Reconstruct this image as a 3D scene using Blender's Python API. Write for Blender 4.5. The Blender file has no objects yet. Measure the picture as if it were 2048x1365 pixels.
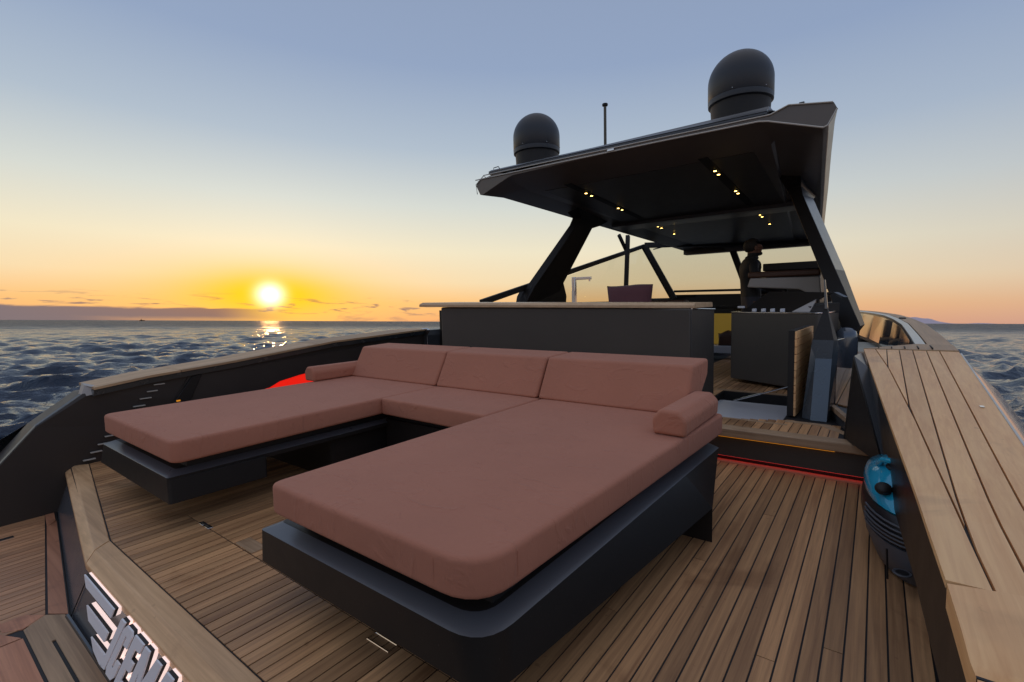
import bpy, bmesh, math, random
import numpy as np
from mathutils import Vector, Matrix

# ------------------------------------------------------------------ frame, camera, world, sun
# The yacht is modelled in its own frame (X starboard, Y forward, Z up from the aft deck, metres);
# she floats trimmed a little bow-up, so every thing aboard is turned by TRIM at the end.
random.seed(7)
rng = np.random.default_rng(11)
sc = bpy.context.scene
col = sc.collection
SEA_UP = Vector((-0.00204, 0.04676, 0.99890)).normalized()
TRIM = SEA_UP.rotation_difference(Vector((0, 0, 1))).to_matrix().to_4x4()
SEA_Z = -0.80

cam_d = bpy.data.cameras.new('camera'); cam = bpy.data.objects.new('camera', cam_d); col.objects.link(cam)
cam_d.sensor_width = 36.0; cam_d.lens = 17.0; cam_d.clip_start = 0.02; cam_d.clip_end = 40000
yaw, pit, rol = 0.64606, 0.078394, -0.022538
fw = Vector((-math.sin(yaw), math.cos(yaw), 0)); rt = Vector((math.cos(yaw), math.sin(yaw), 0)); up = Vector((0, 0, 1))
f2 = fw * math.cos(pit) - up * math.sin(pit); u2 = up * math.cos(pit) + fw * math.sin(pit)
r3 = rt * math.cos(rol) + u2 * math.sin(rol); u3 = -rt * math.sin(rol) + u2 * math.cos(rol)
cm = Matrix(((r3.x, u3.x, -f2.x, 0), (r3.y, u3.y, -f2.y, 0), (r3.z, u3.z, -f2.z, 1.2), (0, 0, 0, 1)))
cam.matrix_world = TRIM @ cm
sc.camera = cam

SUN_AZ, SUN_EL = math.radians(-63.46), math.radians(2.75)
SUN_DIR = Vector((math.sin(SUN_AZ) * math.cos(SUN_EL), math.cos(SUN_AZ) * math.cos(SUN_EL), math.sin(SUN_EL)))

world = bpy.data.worlds.new('World'); sc.world = world; world.use_nodes = True


class NT:
    """tiny helper to wire shader nodes"""
    def __init__(s, tree): s.t = tree
    def n(s, typ, **kw):
        nd = s.t.nodes.new(typ)
        for k, v in kw.items(): setattr(nd, k, v)
        return nd
    def set(s, sock, v):
        if isinstance(v, bpy.types.NodeSocket): s.t.links.new(v, sock)
        elif v is not None: sock.default_value = v
    def m(s, op, a, b=None, c=None, clamp=False):
        nd = s.n('ShaderNodeMath', operation=op); nd.use_clamp = clamp
        s.set(nd.inputs[0], a); s.set(nd.inputs[1], b); s.set(nd.inputs[2], c)
        return nd.outputs[0]
    def v(s, op, a, b=None):
        nd = s.n('ShaderNodeVectorMath', operation=op); s.set(nd.inputs[0], a); s.set(nd.inputs[1], b)
        return nd.outputs['Value'] if op in ('DOT_PRODUCT', 'LENGTH') else nd.outputs[0]
    def xyz(s, x, y, z):
        nd = s.n('ShaderNodeCombineXYZ'); s.set(nd.inputs[0], x); s.set(nd.inputs[1], y); s.set(nd.inputs[2], z)
        return nd.outputs[0]
    def sep(s, v):
        nd = s.n('ShaderNodeSeparateXYZ'); s.set(nd.inputs[0], v); return nd.outputs
    def mix(s, f, a, b, blend='MIX'):
        nd = s.n('ShaderNodeMix', data_type='RGBA', blend_type=blend)
        s.set(nd.inputs[0], f)
        for i, x in ((6, a), (7, b)):
            if isinstance(x, (tuple, list)): x = (*x[:3], 1.0)
            s.set(nd.inputs[i], x)
        return nd.outputs[2]
    def ramp(s, f, stops, interp='LINEAR'):
        nd = s.n('ShaderNodeValToRGB'); cr = nd.color_ramp; cr.interpolation = interp
        while len(cr.elements) < len(stops): cr.elements.new(0.5)
        for e, (p, c) in zip(cr.elements, stops):
            e.position = p; e.color = (*c, 1.0) if not isinstance(c, float) else (c, c, c, 1.0)
        s.set(nd.inputs[0], f); return nd.outputs[0]
    def noise(s, vec, scale, detail=4.0, rough=0.55, dist=0.0):
        nd = s.n('ShaderNodeTexNoise'); s.set(nd.inputs['Vector'], vec)
        nd.inputs['Scale'].default_value = scale; nd.inputs['Detail'].default_value = detail
        nd.inputs['Roughness'].default_value = rough; nd.inputs['Distortion'].default_value = dist
        return nd.outputs['Fac']
    def smooth(s, x, a, b):
        nd = s.n('ShaderNodeMapRange', interpolation_type='SMOOTHSTEP'); s.set(nd.inputs[0], x)
        nd.inputs[1].default_value = a; nd.inputs[2].default_value = b
        return nd.outputs[0]


def build_world():
    t = NT(world.node_tree)
    bg = world.node_tree.nodes['Background']
    tc = t.n('ShaderNodeTexCoord')
    d = t.v('NORMALIZE', tc.outputs['Generated'])
    x, y, z = t.sep(d)
    az = t.m('ARCTAN2', x, y); el = t.m('ARCSINE', z)
    eld = t.m('MULTIPLY', el, 180 / math.pi)
    # physical sky as the base, graded by an elevation ramp (sunset side / far side)
    sky = t.n('ShaderNodeTexSky', sky_type='NISHITA', sun_disc=False)
    sky.sun_elevation = math.radians(5); sky.sun_rotation = SUN_AZ
    sky.ozone_density = 3.0; sky.dust_density = 1.0
    nis = t.mix(1.0, sky.outputs[0], (0.10, 0.10, 0.10), 'MULTIPLY')
    u = t.m('DIVIDE', eld, 90.0, clamp=True)
    st = lambda e: e / 90.0
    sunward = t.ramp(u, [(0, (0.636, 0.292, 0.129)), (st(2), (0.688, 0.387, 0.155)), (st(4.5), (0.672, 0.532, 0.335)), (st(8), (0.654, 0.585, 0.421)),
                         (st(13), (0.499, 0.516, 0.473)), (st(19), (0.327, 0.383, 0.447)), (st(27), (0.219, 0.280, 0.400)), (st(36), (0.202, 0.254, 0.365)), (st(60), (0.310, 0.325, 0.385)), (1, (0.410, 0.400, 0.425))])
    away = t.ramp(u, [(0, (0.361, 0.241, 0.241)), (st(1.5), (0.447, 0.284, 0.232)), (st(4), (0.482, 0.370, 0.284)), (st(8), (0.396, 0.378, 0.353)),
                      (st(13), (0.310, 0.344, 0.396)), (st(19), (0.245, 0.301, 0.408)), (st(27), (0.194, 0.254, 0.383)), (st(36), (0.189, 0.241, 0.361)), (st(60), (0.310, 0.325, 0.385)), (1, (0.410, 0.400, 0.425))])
    daz = t.m('SUBTRACT', az, SUN_AZ)
    ca = t.m('COSINE', daz)
    side = t.smooth(ca, -0.35, 1.0)
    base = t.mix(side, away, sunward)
    base = t.mix(0.06, base, nis)
    # glow of the low sun, stretched along the horizon
    dazd = t.m('MULTIPLY', t.m('ARCCOSINE', t.m('MULTIPLY', ca, 0.999999)), 180 / math.pi)
    ded = t.m('SUBTRACT', eld, math.degrees(SUN_EL))
    g1 = t.m('SQRT', t.m('ADD', t.m('POWER', t.m('MULTIPLY', dazd, 0.55), 2), t.m('POWER', t.m('MULTIPLY', ded, 2.3), 2)))
    g0 = t.m('SQRT', t.m('ADD', t.m('POWER', t.m('MULTIPLY', dazd, 0.92), 2), t.m('POWER', ded, 2)))
    wide = t.m('EXPONENT', t.m('MULTIPLY', t.m('POWER', g1, 1.25), -1 / 9.0))
    g2 = t.m('ADD', t.m('POWER', t.m('MULTIPLY', dazd, 0.50), 2), t.m('POWER', t.m('MULTIPLY', ded, 1.25), 2))
    near = t.m('EXPONENT', t.m('MULTIPLY', g2, -1 / 9.0))
    core = t.m('EXPONENT', t.m('MULTIPLY', t.m('POWER', g0, 2), -1 / 1.1))
    base = t.mix(t.m('MULTIPLY', wide, 1.0, clamp=True), base, (.84, .40, .026))
    base = t.mix(t.m('MULTIPLY', near, 0.95, clamp=True), base, (.90, .51, .0))
    # low cloud: a bank on the horizon left of the sun, torn streaks above it
    cv = t.xyz(t.m('MULTIPLY', az, 13.0), t.m('MULTIPLY', eld, 0.9), 3.3)
    n1 = t.noise(cv, 1.0, 6.0, 0.6, 0.3)
    n2 = t.noise(t.xyz(t.m('MULTIPLY', az, 17.0), t.m('MULTIPLY', eld, 2.3), 8.1), 1.0, 5.0, 0.55, 0.5)
    top = t.m('ADD', 1.22, t.m('MULTIPLY', t.m('SUBTRACT', n2, 0.5), 0.55))
    bank = t.m('SUBTRACT', 1.0, t.smooth(t.m('SUBTRACT', eld, top), -0.10, 0.14))
    azd = t.m('MULTIPLY', az, 180 / math.pi)
    leftfade = t.m('SUBTRACT', 1.0, t.smooth(azd, -69.0, -60.5))
    rightpart = t.m('MULTIPLY', t.m('SUBTRACT', 1.0, t.smooth(azd, -50.0, -36.0)), t.smooth(n1, 0.50, 0.66))
    cover = t.m('MAXIMUM', leftfade, t.m('MULTIPLY', rightpart, 0.45))
    under = t.smooth(t.m('ADD', eld, t.m('MULTIPLY', n1, 0.5)), 0.25, 0.75)
    under = t.m('MAXIMUM', under, t.m('SUBTRACT', 1.0, t.smooth(azd, -80.0, -72.0)))
    bank = t.m('MULTIPLY', t.m('MULTIPLY', bank, cover), t.m('ADD', 0.62, t.m('MULTIPLY', under, 0.38)))
    streak = t.m('MULTIPLY', t.smooth(n2, 0.54, 0.68), t.m('MULTIPLY', t.smooth(eld, 0.5, 1.0), t.m('SUBTRACT', 1.0, t.smooth(eld, 1.7, 3.0))))
    streak = t.m('MULTIPLY', streak, t.m('MULTIPLY', 0.95, t.m('SUBTRACT', 1.0, t.smooth(azd, -52.0, -38.0))))
    cl = t.m('MAXIMUM', bank, streak, clamp=True)
    ccol = t.mix(t.m('MULTIPLY', wide, 0.75, clamp=True), (.155, .128, .140), (.46, .165, .013))
    base = t.mix(cl, base, ccol)
    sunc = t.mix(1.0, t.mix(core, (0, 0, 0), (.9, .95, 1.1)), t.mix(t.m('MULTIPLY', bank, 0.9), (1, 1, 1), (.35, .2, .05)), 'MULTIPLY')
    colr = t.mix(1.0, base, sunc, 'ADD')
    below = t.smooth(eld, -1.5, -0.02)
    colr = t.mix(below, (.10, .11, .14), colr)
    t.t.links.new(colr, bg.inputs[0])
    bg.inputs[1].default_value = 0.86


build_world()

sd = bpy.data.lights.new('sun', 'SUN'); sun = bpy.data.objects.new('sun', sd); col.objects.link(sun)
sd.energy = 0.10; sd.angle = math.radians(1.5); sd.color = (1.0, 0.50, 0.16)
sun.rotation_euler = (-SUN_DIR).to_track_quat('-Z', 'Y').to_euler()
vs = sc.view_settings
vs.view_transform = 'Standard'; vs.look = 'None'; vs.exposure = 0.70; vs.gamma = 1.0; vs.use_curve_mapping = False

# ------------------------------------------------------------------ materials
MATS = {}


def new_mat(name):
    m = bpy.data.materials.new(name); m.use_nodes = True; MATS[name] = m
    return m, NT(m.node_tree), m.node_tree.nodes['Principled BSDF']


def bump(t, bs, h, strength=0.3, dist=0.01):
    b = t.n('ShaderNodeBump'); b.inputs['Strength'].default_value = strength; b.inputs['Distance'].default_value = dist
    t.set(b.inputs['Height'], h); t.set(bs.inputs['Normal'], b.outputs[0])


def paint(name, c, rough=0.4, metal=0.0, spec=0.5, var=0.12, vscale=3.0, coat=0.0, speck=0.0):
    m, t, b = new_mat(name)
    tc = t.n('ShaderNodeTexCoord').outputs['Object']
    n = t.noise(tc, vscale, 5.0)
    dark = tuple(x * (1 - var) for x in c); lite = tuple(min(1, x * (1 + var)) for x in c)
    cc = t.mix(n, dark, lite)
    if speck:
        n2 = t.noise(tc, 240.0, 2.0)
        cc = t.mix(t.m('MULTIPLY', t.smooth(n2, 0.70, 0.76), speck), cc, (.22, .21, .2))
    t.set(b.inputs['Base Color'], cc)
    n3 = t.noise(tc, vscale * 7, 4.0)
    t.set(b.inputs['Roughness'], t.m('ADD', rough - 0.06, t.m('MULTIPLY', n3, 0.12)))
    b.inputs['Metallic'].default_value = metal; b.inputs['Specular IOR Level'].default_value = spec
    b.inputs['Coat Weight'].default_value = coat; b.inputs['Coat Roughness'].default_value = 0.05
    return m


def teak(name, c_dark, c_lite, axis='Y', stain=0.0, rough=0.55, tone=0.16):
    m, t, b = new_mat(name)
    tc = t.n('ShaderNodeTexCoord').outputs['Object']
    inf = t.n('ShaderNodeObjectInfo').outputs['Random']
    off = t.xyz(t.m('MULTIPLY', inf, 37.0), t.m('MULTIPLY', inf, 91.0), t.m('MULTIPLY', inf, 13.0))
    p = t.v('ADD', tc, off)
    s = {'Y': (70.0, 2.2, 70.0), 'X': (2.2, 70.0, 70.0), 'Z': (70.0, 70.0, 2.2)}[axis]
    g = t.noise(t.v('MULTIPLY', p, s), 1.0, 6.0, 0.62, 0.4)
    s2 = tuple(v * 0.16 for v in s)
    g2 = t.noise(t.v('MULTIPLY', p, s2), 1.0, 4.0, 0.55, 0.8)
    f = t.m('ADD', t.m('MULTIPLY', g, 0.55), t.m('MULTIPLY', g2, 0.55), clamp=True)
    c = t.mix(t.smooth(f, 0.30, 0.80), c_dark, c_lite)
    br = t.m('ADD', 1.0 - tone, t.m('MULTIPLY', inf, 2 * tone))
    c = t.mix(1.0, c, t.xyz(br, br, br), 'MULTIPLY')
    rg = t.m('ADD', rough - 0.12, t.m('MULTIPLY', g, 0.24))
    if stain:
        w = t.noise(tc, 2.1, 5.0, 0.6, 0.6)
        w2 = t.noise(tc, 19.0, 3.0, 0.5)
        wet = t.m('MAXIMUM', t.m('MULTIPLY', t.smooth(w, 0.56, 0.70), 0.8), t.m('MULTIPLY', t.smooth(w2, 0.70, 0.74), 0.6))
        c = t.mix(t.m('MULTIPLY', wet, stain), c, t.mix(1.0, c, (.42, .33, .27), 'MULTIPLY'))
        rg = t.m('SUBTRACT', rg, t.m('MULTIPLY', wet, 0.15 * stain))
    t.set(b.inputs['Base Color'], c); t.set(b.inputs['Roughness'], rg)
    bump(t, b, g, 0.25, 0.002)
    return m


def fabric(name, c, fine=900.0, sheen=0.25):
    m, t, b = new_mat(name)
    tc = t.n('ShaderNodeTexCoord').outputs['Object']
    n = t.noise(tc, 2.5, 4.0); n2 = t.noise(tc, 60.0, 4.0, 0.7)
    cc = t.mix(n, tuple(x * .88 for x in c), tuple(x * 1.10 for x in c))
    cc = t.mix(t.m('MULTIPLY', n2, 0.35), cc, tuple(x * .78 for x in c))
    t.set(b.inputs['Base Color'], cc)
    b.inputs['Roughness'].default_value = 0.85; b.inputs['Specular IOR Level'].default_value = 0.25
    b.inputs['Sheen Weight'].default_value = sheen; b.inputs['Sheen Roughness'].default_value = 0.5
    wv = t.n('ShaderNodeTexNoise'); wv.inputs['Scale'].default_value = fine * 0.5; wv.inputs['Detail'].default_value = 1.0
    t.set(wv.inputs['Vector'], tc)
    wr = t.noise(t.v('MULTIPLY', tc, (1.0, 2.6, 1.0)), 5.5, 3.0, 0.5, 1.4)
    wr = t.m('MULTIPLY', t.smooth(wr, 0.52, 0.78), 1.0)
    sag = t.noise(tc, 3.0, 2.0, 0.5)
    yl = t.sep(tc)[1]
    edge = t.m('SUBTRACT', 1.0, t.smooth(yl, -1.06, -0.93))
    pk = t.noise(t.v('MULTIPLY', tc, (26.0, 5.0, 5.0)), 1.0, 3.0, 0.55, 0.6)
    pk = t.m('MULTIPLY', t.m('MULTIPLY', t.smooth(pk, 0.50, 0.72), edge), t.smooth(t.noise(tc, 2.6, 2.0), 0.42, 0.62))
    wr = t.m('ADD', wr, t.m('MULTIPLY', pk, 1.5))
    h = t.m('ADD', t.m('ADD', t.m('MULTIPLY', wr, 0.0045), t.m('MULTIPLY', wv.outputs['Fac'], 0.0009)), t.m('MULTIPLY', sag, 0.012))
    bp = t.n('ShaderNodeBump'); bp.inputs['Strength'].default_value = 0.75; bp.inputs['Distance'].default_value = 1.0
    t.set(bp.inputs['Height'], h); t.set(b.inputs['Normal'], bp.outputs[0])
    return m


def emit(name, c, s):
    m, t, b = new_mat(name)
    b.inputs['Base Color'].default_value = (*c, 1); b.inputs['Emission Color'].default_value = (*c, 1)
    b.inputs['Emission Strength'].default_value = s
    return m


def glass(name, tint, gloss=0.1):
    m, t, b = new_mat(name)
    nt = m.node_tree
    tr = t.n('ShaderNodeBsdfTransparent'); tr.inputs[0].default_value = (*tint, 1)
    gl = t.n('ShaderNodeBsdfGlossy'); gl.inputs['Roughness'].default_value = 0.02
    fr = t.n('ShaderNodeFresnel'); fr.inputs[0].default_value = 1.5
    mx = t.n('ShaderNodeMixShader')
    nt.links.new(t.m('MULTIPLY', fr.outputs[0], 0.5, clamp=True), mx.inputs[0]); nt.links.new(tr.outputs[0], mx.inputs[1]); nt.links.new(gl.outputs[0], mx.inputs[2])
    nt.links.new(mx.outputs[0], nt.nodes['Material Output'].inputs[0])
    return m


TEAK = teak('teak_deck', (.31, .152, .068), (.70, .390, .180), 'Y', 0.62, 0.5, 0.27)
TEAKS = teak('teak_deck_stern', (.34, .160, .078), (.66, .355, .185), 'Y', 0.7, 0.5, 0.18)
TEAKX = teak('teak_across', (.28, .175, .098), (.54, .36, .215), 'X', 0.5)
TEAKC = teak('teak_cap', (.74, .380, .160), (.97, .60, .285), 'Y', 0.42, 0.5, 0.12)
TEAKP = teak('teak_cap_weathered', (.34, .205, .108), (.54, .355, .195), 'Y', 0.3)
TEAKR = teak('teak_reddish', (.38, .155, .082), (.62, .290, .165), 'X', 0.7)
TEAKB = teak('teak_bar', (.50, .33, .185), (.72, .51, .31), 'X', 0.15, 0.4, 0.03)
CAULK = paint('caulk', (.012, .012, .014), 0.6)
CHAR = paint('charcoal_paint', (.019, .0165, .015), 0.45, 0.0, 0.30, 0.10, 2.0, 0, 0.25)
CHARM = paint('charcoal_satin', (.060, .064, .070), 0.32, 0.0, 0.6, 0.10, 2.0)
BLACK = paint('black_matt', (.014, .013, .013), 0.6)
BULW = paint('bulwark_dark', (.040, .031, .026), 0.5, 0, 0.5, 0.25, 1.6)
GLOSS = paint('gloss_black', (.022, .023, .026), 0.07, 0, 0.5, 0.1, 1.0, 0.3)
TRANS = paint('transom_grey', (.085, .092, .105), 0.22, 0, 0.4, 0.1, 1.0)
GLOSB = paint('gloss_bulwark', (.010, .010, .011), 0.32, 0, 0.25, 0.1, 1.0)
TEAKE = teak('teak_border', (.52, .295, .140), (.84, .535, .285), 'X', 0.4, 0.45, 0.05)
HULLG = paint('hull_grey_blue', (.10, .12, .15), 0.16, 0.3, 0.5, 0.1, 1.2, 0.5)
BLUEG = paint('pillar_grey_blue', (.10, .125, .15), 0.26, 0.35, 0.5, 0.08, 1.6, 0.2)
PILO = paint('pillar_outer_skylit', (.030, .036, .052), 0.30, 0, 0.6, 0.1, 2.0)
BEVSKY = paint('bevel_skylit', (.085, .090, .100), 0.30, 0, 0.9, 0.08, 2.0)  # lighter grey puts the sky's reflection into the bevel colour
BARP = paint('bar_panel', (.078, .068, .058), 0.48, 0.0, 0.4, 0.15, 1.4)
CEILD = paint('ceiling_panel_dark', (.065, .054, .046), 0.42, 0, 0.5, 0.12, 1.2)
CEIL = paint('ceiling_lining', (.135, .115, .10), 0.34, 0, 0.6, 0.12, 1.2)
STEEL = paint('polished_steel', (.68, .69, .71), 0.16, 1.0, 0.5, 0.05)
WHITE = paint('white_gelcoat', (.66, .67, .70), 0.3)
TRIMW = paint('pale_trim', (.62, .60, .54), 0.35, 0.2)
PINK = fabric('terracotta_canvas', (.49, .205, .132), sheen=0.06)
PLUM = fabric('plum_canvas', (.20, .085, .10))
BROWN = paint('brown_leather', (.085, .040, .025), 0.5, 0, 0.4, 0.2, 6.0)
GREYL = paint('pale_grey_leather', (.42, .40, .38), 0.5, 0, 0.4, 0.08, 4.0)
SEABLUE = paint('scooter_blue', (.020, .40, .62), 0.14, 0, 0.5, 0.08, 4.0, 0.6)
SEAGREY = paint('scooter_grey', (.11, .115, .13), 0.45)
SEABLK = paint('scooter_black', (.016, .015, .016), 0.4)
LETTER = paint('letter_satin', (.78, .80, .84), 0.42)
YEL = emit('warm_glow_lining', (.80, .50, .07), 0.075)  # the lining itself glows, in place of light from inside
YEL.node_tree.nodes['Principled BSDF'].inputs['Base Color'].default_value = (.28, .18, .03, 1)
LEDR = emit('red_led', (1.0, .05, .05), 0.45)
LEDR2 = emit('red_glow_panel', (1.0, .015, .006), 0.42)  # the panel itself glows, standing in for red LED light on it
LEDA = emit('amber_led', (1.0, .36, .02), 0.26)
LEDW = emit('letter_backlight', (1.0, .78, .72), 0.42)
DOWN = emit('downlight_bulb', (1.0, .62, .16), 6.0)
TINT = glass('tinted_glass', (.70, .70, .64))
TINT2 = glass('windscreen_glass', (.66, .67, .63))
DARKG = paint('dark_side_window', (.022, .022, .024), 0.05, 0, 0.5, 0.1, 1.0, 0.3)

# ------------------------------------------------------------------ building helpers
ORG = Vector((0, 0, 0))      # base of the thing being built


def thing(name, label, cat, loc=(0, 0, 0), group=None):
    global ORG
    o = bpy.data.objects.new(name, None); col.objects.link(o); o.location = loc
    o.empty_display_size = 0.2
    o['label'] = label; o['category'] = cat
    if group: o['group'] = group
    ORG = Vector(loc)
    return o


def obj(name, verts, faces, mat, parent=None, smooth=False, bev=0.0, seg=2, fix=True):
    me = bpy.data.meshes.new(name)
    off = ORG if parent is not None else Vector((0, 0, 0))
    me.from_pydata([tuple(Vector(v) - off) for v in verts], [], faces)
    if fix:
        bm = bmesh.new(); bm.from_mesh(me); bmesh.ops.recalc_face_normals(bm, faces=bm.faces); bm.to_mesh(me); bm.free()
    me.materials.append(mat)
    o = bpy.data.objects.new(name, me); col.objects.link(o)
    if parent is not None: o.parent = parent
    if bev:
        md = o.modifiers.new('bevel', 'BEVEL'); md.width = bev; md.segments = seg; md.limit_method = 'ANGLE'; md.angle_limit = math.radians(25)
        md.harden_normals = False
        smooth = True
    if smooth:
        for p in me.polygons: p.use_smooth = True
        try: me.set_sharp_from_angle(angle=math.radians(38))
        except Exception: pass
    return o


def prism_g(a, b):
    """two rings of equal length -> closed solid"""
    n = len(a); V = list(a) + list(b)
    F = [tuple(range(n))[::-1], tuple(range(n, 2 * n))] + [(i, (i + 1) % n, n + (i + 1) % n, n + i) for i in range(n)]
    return V, F


def prism(name, outline, z0, z1, mat, parent=None, **k):
    return obj(name, *prism_g([(x, y, z0) for x, y in outline], [(x, y, z1) for x, y in outline]), mat, parent, **k)


def box(name, x0, x1, y0, y1, z0, z1, mat, parent=None, **k):
    return prism(name, [(x0, y0), (x1, y0), (x1, y1), (x0, y1)], z0, z1, mat, parent, **k)


def extr_x(name, prof, x0, x1, mat, parent=None, x1prof=None, **k):
    """(y,z) profile swept along X"""
    return obj(name, *prism_g([(x0, y, z) for y, z in prof], [(x1, y, z) for y, z in (x1prof or prof)]), mat, parent, **k)


def loft_g(rings, caps=True):
    n = len(rings[0]); V = [v for r in rings for v in r]; F = []
    for j in range(len(rings) - 1):
        for i in range(n):
            F.append((j * n + i, j * n + (i + 1) % n, (j + 1) * n + (i + 1) % n, (j + 1) * n + i))
    if caps: F += [tuple(range(n))[::-1], tuple((len(rings) - 1) * n + i for i in range(n))]
    return V, F


def loft(name, rings, mat, parent=None, caps=True, **k):
    return obj(name, *loft_g(rings, caps), mat, parent, **k)


def strip_g(lines):
    n = len(lines[0]); V = [v for l in lines for v in l]
    F = [(j * n + i, j * n + i + 1, (j + 1) * n + i + 1, (j + 1) * n + i) for j in range(len(lines) - 1) for i in range(n - 1)]
    return V, F


def tube_g(path, r, n=8, close=False):
    path = [Vector(p) for p in path]; rings = []
    for i, p in enumerate(path):
        a = path[(i - 1) % len(path)] if (close or i) else path[0]
        b = path[(i + 1) % len(path)] if (close or i < len(path) - 1) else path[-1]
        d = (b - a).normalized(); q = Vector((0, 0, 1)) if abs(d.z) < 0.9 else Vector((1, 0, 0))
        e1 = d.cross(q).normalized(); e2 = d.cross(e1)
        rings.append([tuple(p + (e1 * math.cos(2 * math.pi * k / n) + e2 * math.sin(2 * math.pi * k / n)) * r) for k in range(n)])
    if close: rings.append(rings[0]); return loft_g(rings, False)
    return loft_g(rings)


def tube(name, path, r, mat, parent=None, n=8, close=False, **k):
    return obj(name, *tube_g(path, r, n, close), mat, parent, smooth=True, **k)


def lathe_g(prof, c, n=40, ry=1.0):
    rings = [[(c[0] + r * math.cos(2 * math.pi * i / n), c[1] + ry * r * math.sin(2 * math.pi * i / n), c[2] + z) for i in range(n)] for r, z in prof]
    return loft_g(rings)


def lathe(name, prof, c, mat, parent=None, n=40, **k):
    return obj(name, *lathe_g(prof, c, n), mat, parent, smooth=True, **k)


def rounded(corners, seg=6):
    """corners: (x, y, radius) in order -> outline points, equal count for equal corner lists"""
    out = []; n = len(corners)
    for i, (x, y, r) in enumerate(corners):
        p = Vector((x, y)); a = Vector(corners[i - 1][:2]); b = Vector(corners[(i + 1) % n][:2])
        u = (a - p).normalized(); v = (b - p).normalized()
        ang = u.angle(v); t = r / math.tan(ang / 2)
        s = p + u * t; e = p + v * t
        for k in range(seg + 1):
            w = k / seg
            q = s * (1 - w) ** 2 + p * 2 * w * (1 - w) + e * w ** 2
            out.append((q.x, q.y))
    return out


def inset(outl, d):
    """shrink a convex outline by d"""
    n = len(outl); cx = sum(p[0] for p in outl) / n; cy = sum(p[1] for p in outl) / n; res = []
    for i in range(n):
        p = Vector(outl[i]); a = Vector(outl[i - 1]); b = Vector(outl[(i + 1) % n])
        t1 = (p - a); t2 = (b - p)
        if t1.length < 1e-6: t1 = t2
        if t2.length < 1e-6: t2 = t1
        n1 = Vector((-t1.y, t1.x)).normalized(); n2 = Vector((-t2.y, t2.x)).normalized()
        m = n1 + n2
        if m.length < 1e-6: m = n1
        m.normalize(); k = 1 / max(0.5, m.dot(n1))
        if m.dot(Vector((cx, cy)) - p) < 0: m = -m
        res.append((p.x + m.x * d * k, p.y + m.y * d * k))
    return res


def offset_corners(corners, d):
    """shrink a convex corner polygon by d (mitred), corner radii shrink with it"""
    n = len(corners); area = sum(corners[i - 1][0] * corners[i][1] - corners[i][0] * corners[i - 1][1] for i in range(n))
    sg = 1 if area > 0 else -1; out = []
    for i in range(n):
        p0, p1, p2 = (Vector(corners[j % n][:2]) for j in (i - 1, i, i + 1))
        e1 = (p1 - p0).normalized(); e2 = (p2 - p1).normalized()
        n1 = Vector((-e1.y, e1.x)) * sg; n2 = Vector((-e2.y, e2.x)) * sg
        m = (n1 + n2); m = m / max(.2, m.dot(n1))
        q = p1 + m * d
        out.append((q.x, q.y, max(corners[i][2] - d * .6, .012)))
    return out


def cushion(name, corners, z0, z1, r, mat, parent, crown=0.003, seg=6):
    levels = [(r * 1.6, z0), (r * .9, z0 + r * .05), (r * .35, z0 + r * .3), (r * .05, z0 + r * .75), (0, z0 + r * 1.2), (0, (z0 + z1) / 2),
              (0, z1 - r * 1.2), (r * .06, z1 - r * .7), (r * .32, z1 - r * .28), (r * .8, z1 - r * .04), (r * 1.3, z1),
              (r * 1.3 + .03, z1 + crown * .35), (r * 1.3 + .08, z1 + crown * .75), (r * 1.3 + .16, z1 + crown)]
    rings = [[(x, y, z) for x, y in rounded(offset_corners(corners, d), seg)] for d, z in levels]
    return loft(name, rings, mat, parent, smooth=True)


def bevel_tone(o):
    """the shallow upper bevel of a base is painted lighter, as if catching the sky"""
    o.data.materials.append(BEVSKY)
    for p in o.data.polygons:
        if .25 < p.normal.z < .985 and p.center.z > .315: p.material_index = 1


def outline_tube(name, corners, d, z, r, mat, parent, seg=6):
    o = rounded(offset_corners(corners, d), seg)
    return tube(name, [(x, y, z) for x, y in o], r, mat, parent, n=6, close=True)

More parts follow.
